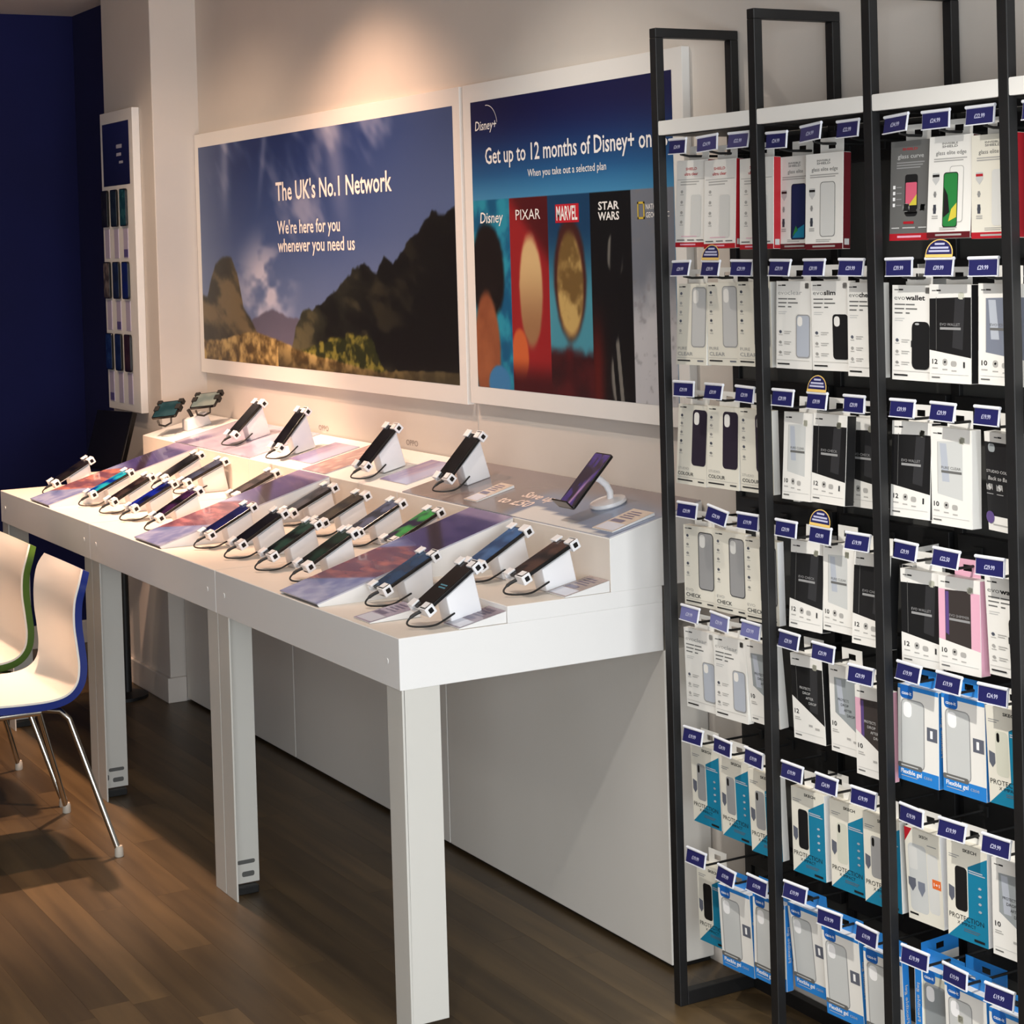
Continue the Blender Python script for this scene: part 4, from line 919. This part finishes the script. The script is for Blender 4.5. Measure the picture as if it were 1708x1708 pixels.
def pack_parts(kind):
    if kind in PK: return PK[kind]
    w_, h_, t_, bc, sc, tb, _ = SPEC[kind]
    g = G().box(-w_ / 2, w_ / 2, -t_ / 2, t_ / 2, 0, h_, 0, 1)
    body = g.data('carton', [PM[CI_[bc]], PM[CI_[sc]]], .0008, 1)
    p = Print(w_, h_, t_); p.rect(0, 0, 1, 1, bc); front(kind, p); pr = p.data()
    # hang tab: thin plate with a slot
    tw = w_ * (.98 if tb == 'B' else .62); th_ = .032; x0 = -tw / 2; g = G(); ty0, ty1 = t_ / 2 - .0012, t_ / 2
    g.box(x0, -.011, ty0, ty1, 0, th_); g.box(.011, tw / 2, ty0, ty1, 0, th_); g.box(-.011, .011, ty0, ty1, 0, .010); g.box(-.011, .011, ty0, ty1, .022, th_)
    tabm = g.data('hang_tab', PM[CI_[tb]])
    side = None
    if kind in ('ultra', 'elite', 'elite_b', 'elite_g', 'curve'):
        g = G(); xx = w_ / 2 + .0004; g.add([(xx, -.006, .008), (xx, .006, .008), (xx, .006, .02), (xx, -.006, .02)], [(0, 1, 2, 3)]); side = g.data('side_badge', PM[CI_['LG']])
    elif kind in ('gel', 'gel2', 'gelg'):
        me, wd = text_mesh('Flexible gel', .02); g = G(); s = .010
        g.mesh(me, Matrix(((0, 0, 0, w_ / 2 + .0004), (0, s, 0, -.003), (.075 / wd, 0, 0, .06), (0, 0, 0, 1)))); side = g.data('side_lettering', PM[CI_['LB']])
    PK[kind] = (body, pr, tabm, side)
    return PK[kind]
BOX = [(1,1,1,'ultra',0.186,1.874,1.674,0.014), (1,1,2,'ultra',0.29,1.87,1.674,0.014), (1,1,3,'ultra',0.417,1.867,1.673,0.01), (2,1,1,'elite_b',0.549,1.865,1.669,0.014), (2,1,2,'elite',0.638,1.864,1.669,0.013), (3,1,1,'curve',0.895,1.873,1.686,0.016), (3,1,2,'elite_g',1.003,1.875,1.692,0.022), (3,1,3,'elite_w',1.111,1.872,1.688,0.011), (1,2,1,'pure',0.176,1.604,1.427,0.016), (1,2,2,'pure',0.285,1.608,1.428,0.004), (1,2,3,'pure',0.395,1.61,1.431,-0.001), (2,2,1,'evoclear',0.531,1.611,1.431,0.008), (2,2,2,'evoslim',0.645,1.612,1.434,0.002), (2,2,3,'evocheck',0.757,1.609,1.428,0.004), (3,2,1,'evowallet',0.889,1.604,1.427,0.007), (3,2,2,'wallet',0.991,1.606,1.425,0.007), (3,2,3,'greyw',1.12,1.608,1.428,0.005), (1,3,1,'colour',0.168,1.337,1.167,0.017), (1,3,2,'colour',0.278,1.34,1.164,0.01), (1,3,3,'colour',0.39,1.342,1.165,-0.001), (2,3,1,'clear',0.547,1.343,1.165,0.018), (2,3,2,'walletc',0.643,1.346,1.169,0.017), (3,3,1,'wallet',0.88,1.347,1.169,0.017), (3,3,2,'clearw',0.985,1.343,1.163,0.003), (3,3,3,'back',1.119,1.344,1.167,-0.01), (1,4,1,'check',0.173,1.07,0.892,0.002), (1,4,2,'check',0.287,1.071,0.893,0.0), (1,4,3,'check',0.396,1.069,0.896,-0.001), (2,4,1,'walletc',0.573,1.082,0.906,0.017), (2,4,2,'clear',0.663,1.092,0.911,0.005), (2,4,3,'walletc',0.76,1.082,0.903,0.019), (3,4,1,'wallet',0.906,1.069,0.893,0.002), (3,4,2,'pink',0.996,1.07,0.897,0.004), (3,4,3,'evowallet',1.117,1.085,0.899,-0.012), (1,5,1,'evoclear',0.163,0.84,0.663,-0.005), (1,5,2,'evoclear',0.276,0.842,0.662,-0.001), (1,5,3,'greyd',0.388,0.849,0.674,-0.018), (2,5,1,'drop',0.545,0.849,0.676,-0.007), (2,5,2,'greyd',0.668,0.848,0.674,-0.005), (2,5,3,'pinkd',0.749,0.82,0.643,-0.002), (3,5,1,'gel',0.878,0.846,0.664,0.004), (3,5,2,'gel',0.998,0.851,0.669,-0.003), (3,5,3,'prot_y',1.112,0.852,0.67,-0.01), (1,6,1,'prot',0.176,0.584,0.407,-0.009), (1,6,2,'prot',0.285,0.58,0.4,-0.009), (1,6,3,'prot',0.389,0.574,0.393,-0.008), (2,6,1,'prot_k',0.538,0.571,0.398,-0.005), (2,6,2,'prot_y',0.662,0.574,0.403,-0.004), (2,6,3,'prot',0.765,0.574,0.402,-0.002), (3,6,1,'combo',0.884,0.575,0.397,-0.012), (3,6,2,'prot_k',1.003,0.579,0.396,-0.002), (3,6,3,'greyd',1.12,0.578,0.404,-0.001), (1,7,1,'prot_k',0.185,0.305,0.123,-0.007), (1,7,2,'gel',0.268,0.293,0.119,-0.013), (1,7,3,'gel',0.395,0.308,0.12,0.0), (2,7,1,'gel',0.514,0.324,0.141,-0.023), (2,7,2,'gel',0.627,0.307,0.126,-0.016), (2,7,3,'gel',0.756,0.303,0.123,-0.01), (3,7,1,'gelg',0.926,0.301,0.119,-0.007), (3,7,2,'gel2',0.987,0.31,0.13,-0.008), (3,7,3,'gel',1.105,0.301,0.119,-0.009)]
seen = {}
def pack(kind, x, y, zt, yaw, pit, roll, label, group='phone accessory packs on the rack'):
    w_, h_, t_ = SPEC[kind][:3]
    body, pr, tb, sd = pack_parts(kind)
    rot = Euler((pit, roll, yaw), 'XYZ')
    hang = Vector((x, y, zt + .016)); base = hang - (rot.to_matrix() @ Vector((0, t_ / 2, h_ + .016)))
    o = thing('accessory_pack', label, 'accessory pack', base, rot, group)
    obj('carton', body, o); obj('front_print', pr, o); obj('hang_tab', tb, o, (0, 0, h_))
    if sd: obj('side_print', sd, o)
    return o
for (b, r_, c_, kind, xl, zt, zb_, dy) in BOX:
    w_, h_, t_, _, _, _, words = SPEC[kind]
    yaw = R(random.uniform(1.5, 4.5)) if kind != 'back' else R(-7)
    pit = -dy / h_ * .7
    x = xl + w_ / 2 * math.cos(yaw)
    yo = .026 if (b, r_, c_) in {(2, 1, 1), (1, 7, 1), (3, 7, 1)} else 0
    x -= yo * 1.27 + (.013 if (b, r_, c_) in {(2, 4, 1), (3, 4, 1)} else 0)
    o = pack(kind, x, -.055 + t_ + .002 + yo, zt, yaw, pit, R(random.uniform(-.6, .6)), '%s, %s column %s row, %s bay' % (words, CN[c_], ORD[r_], BN[b]))
    if kind == 'back':
        g = G().prism(rrect(.022, .022, .0109, 6, -.040, .024), -t_ / 2 - .002, -t_ / 2 - .001, 'y'); obj('round_sticker', g.data('round_sticker', PM[CI_['V']]), o)
# packs hanging behind or turned edge-on
EX = [('wallet', .932, 1.612, -66, 'dark pack turned edge-on at the left of second row, right bay'), ('evoclear', .896, 1.611, -66, 'white pack turned edge-on at the left of second row, right bay'),
      ('walletc', .886, 1.07, -80, 'black pack turned edge-on at the left of fourth row, right bay'), ('gel', .893, .315, -84, 'blue pack turned edge-on at the left of bottom row, right bay'),
      ('evoclear', .552, 1.335, -82, 'white pack turned edge-on at the left of third row, middle bay'), ('evoclear', .552, 1.075, -82, 'white pack turned edge-on at the left of fourth row, middle bay')]
for kind, x, zt, yw, lb in EX:
    pack(kind, x, .022, zt, R(yw), 0, 0, lb)
for kind, x, zt, yy, lb in (('walletc', .735, 1.34, .012, 'black pack hanging behind the wallet packs of third row, middle bay'), ('prot_k', .60, .565, .02, 'teal pack hanging behind the left column of sixth row, middle bay'), ('gel', 1.01, .30, .03, 'blue pack hanging behind the bottom row, right bay')):
    pack(kind, x, yy, zt, R(3), 0, 0, lb)
# the next bay at the picture edge
for r_, kind in ((1, 'curve'), (2, 'evowallet'), (3, 'greyd'), (4, 'evoclear'), (6, 'prot')):
    z = TAGZ[r_ - 1]
    pack(kind, 1.31, -.033, z - .033, R(3), -.05, 0, '%s, %s row, bay at right picture edge' % (SPEC[kind][6], ORD[r_]))
    h = thing('display_hook', 'price-carded hook in the %s row of the bay cut by the picture edge' % ORD[r_], 'display hook', (1.312, -.096, z), (0, 0, 0), 'price-carded hooks on the rack')
    obj('hook_arm', ROD, h); hd = obj('card_holder', HOLDM, h, (0, 0, 0), (R(-8), 0, 0)); obj('price_card', price_mesh('£29.99', 0), hd)
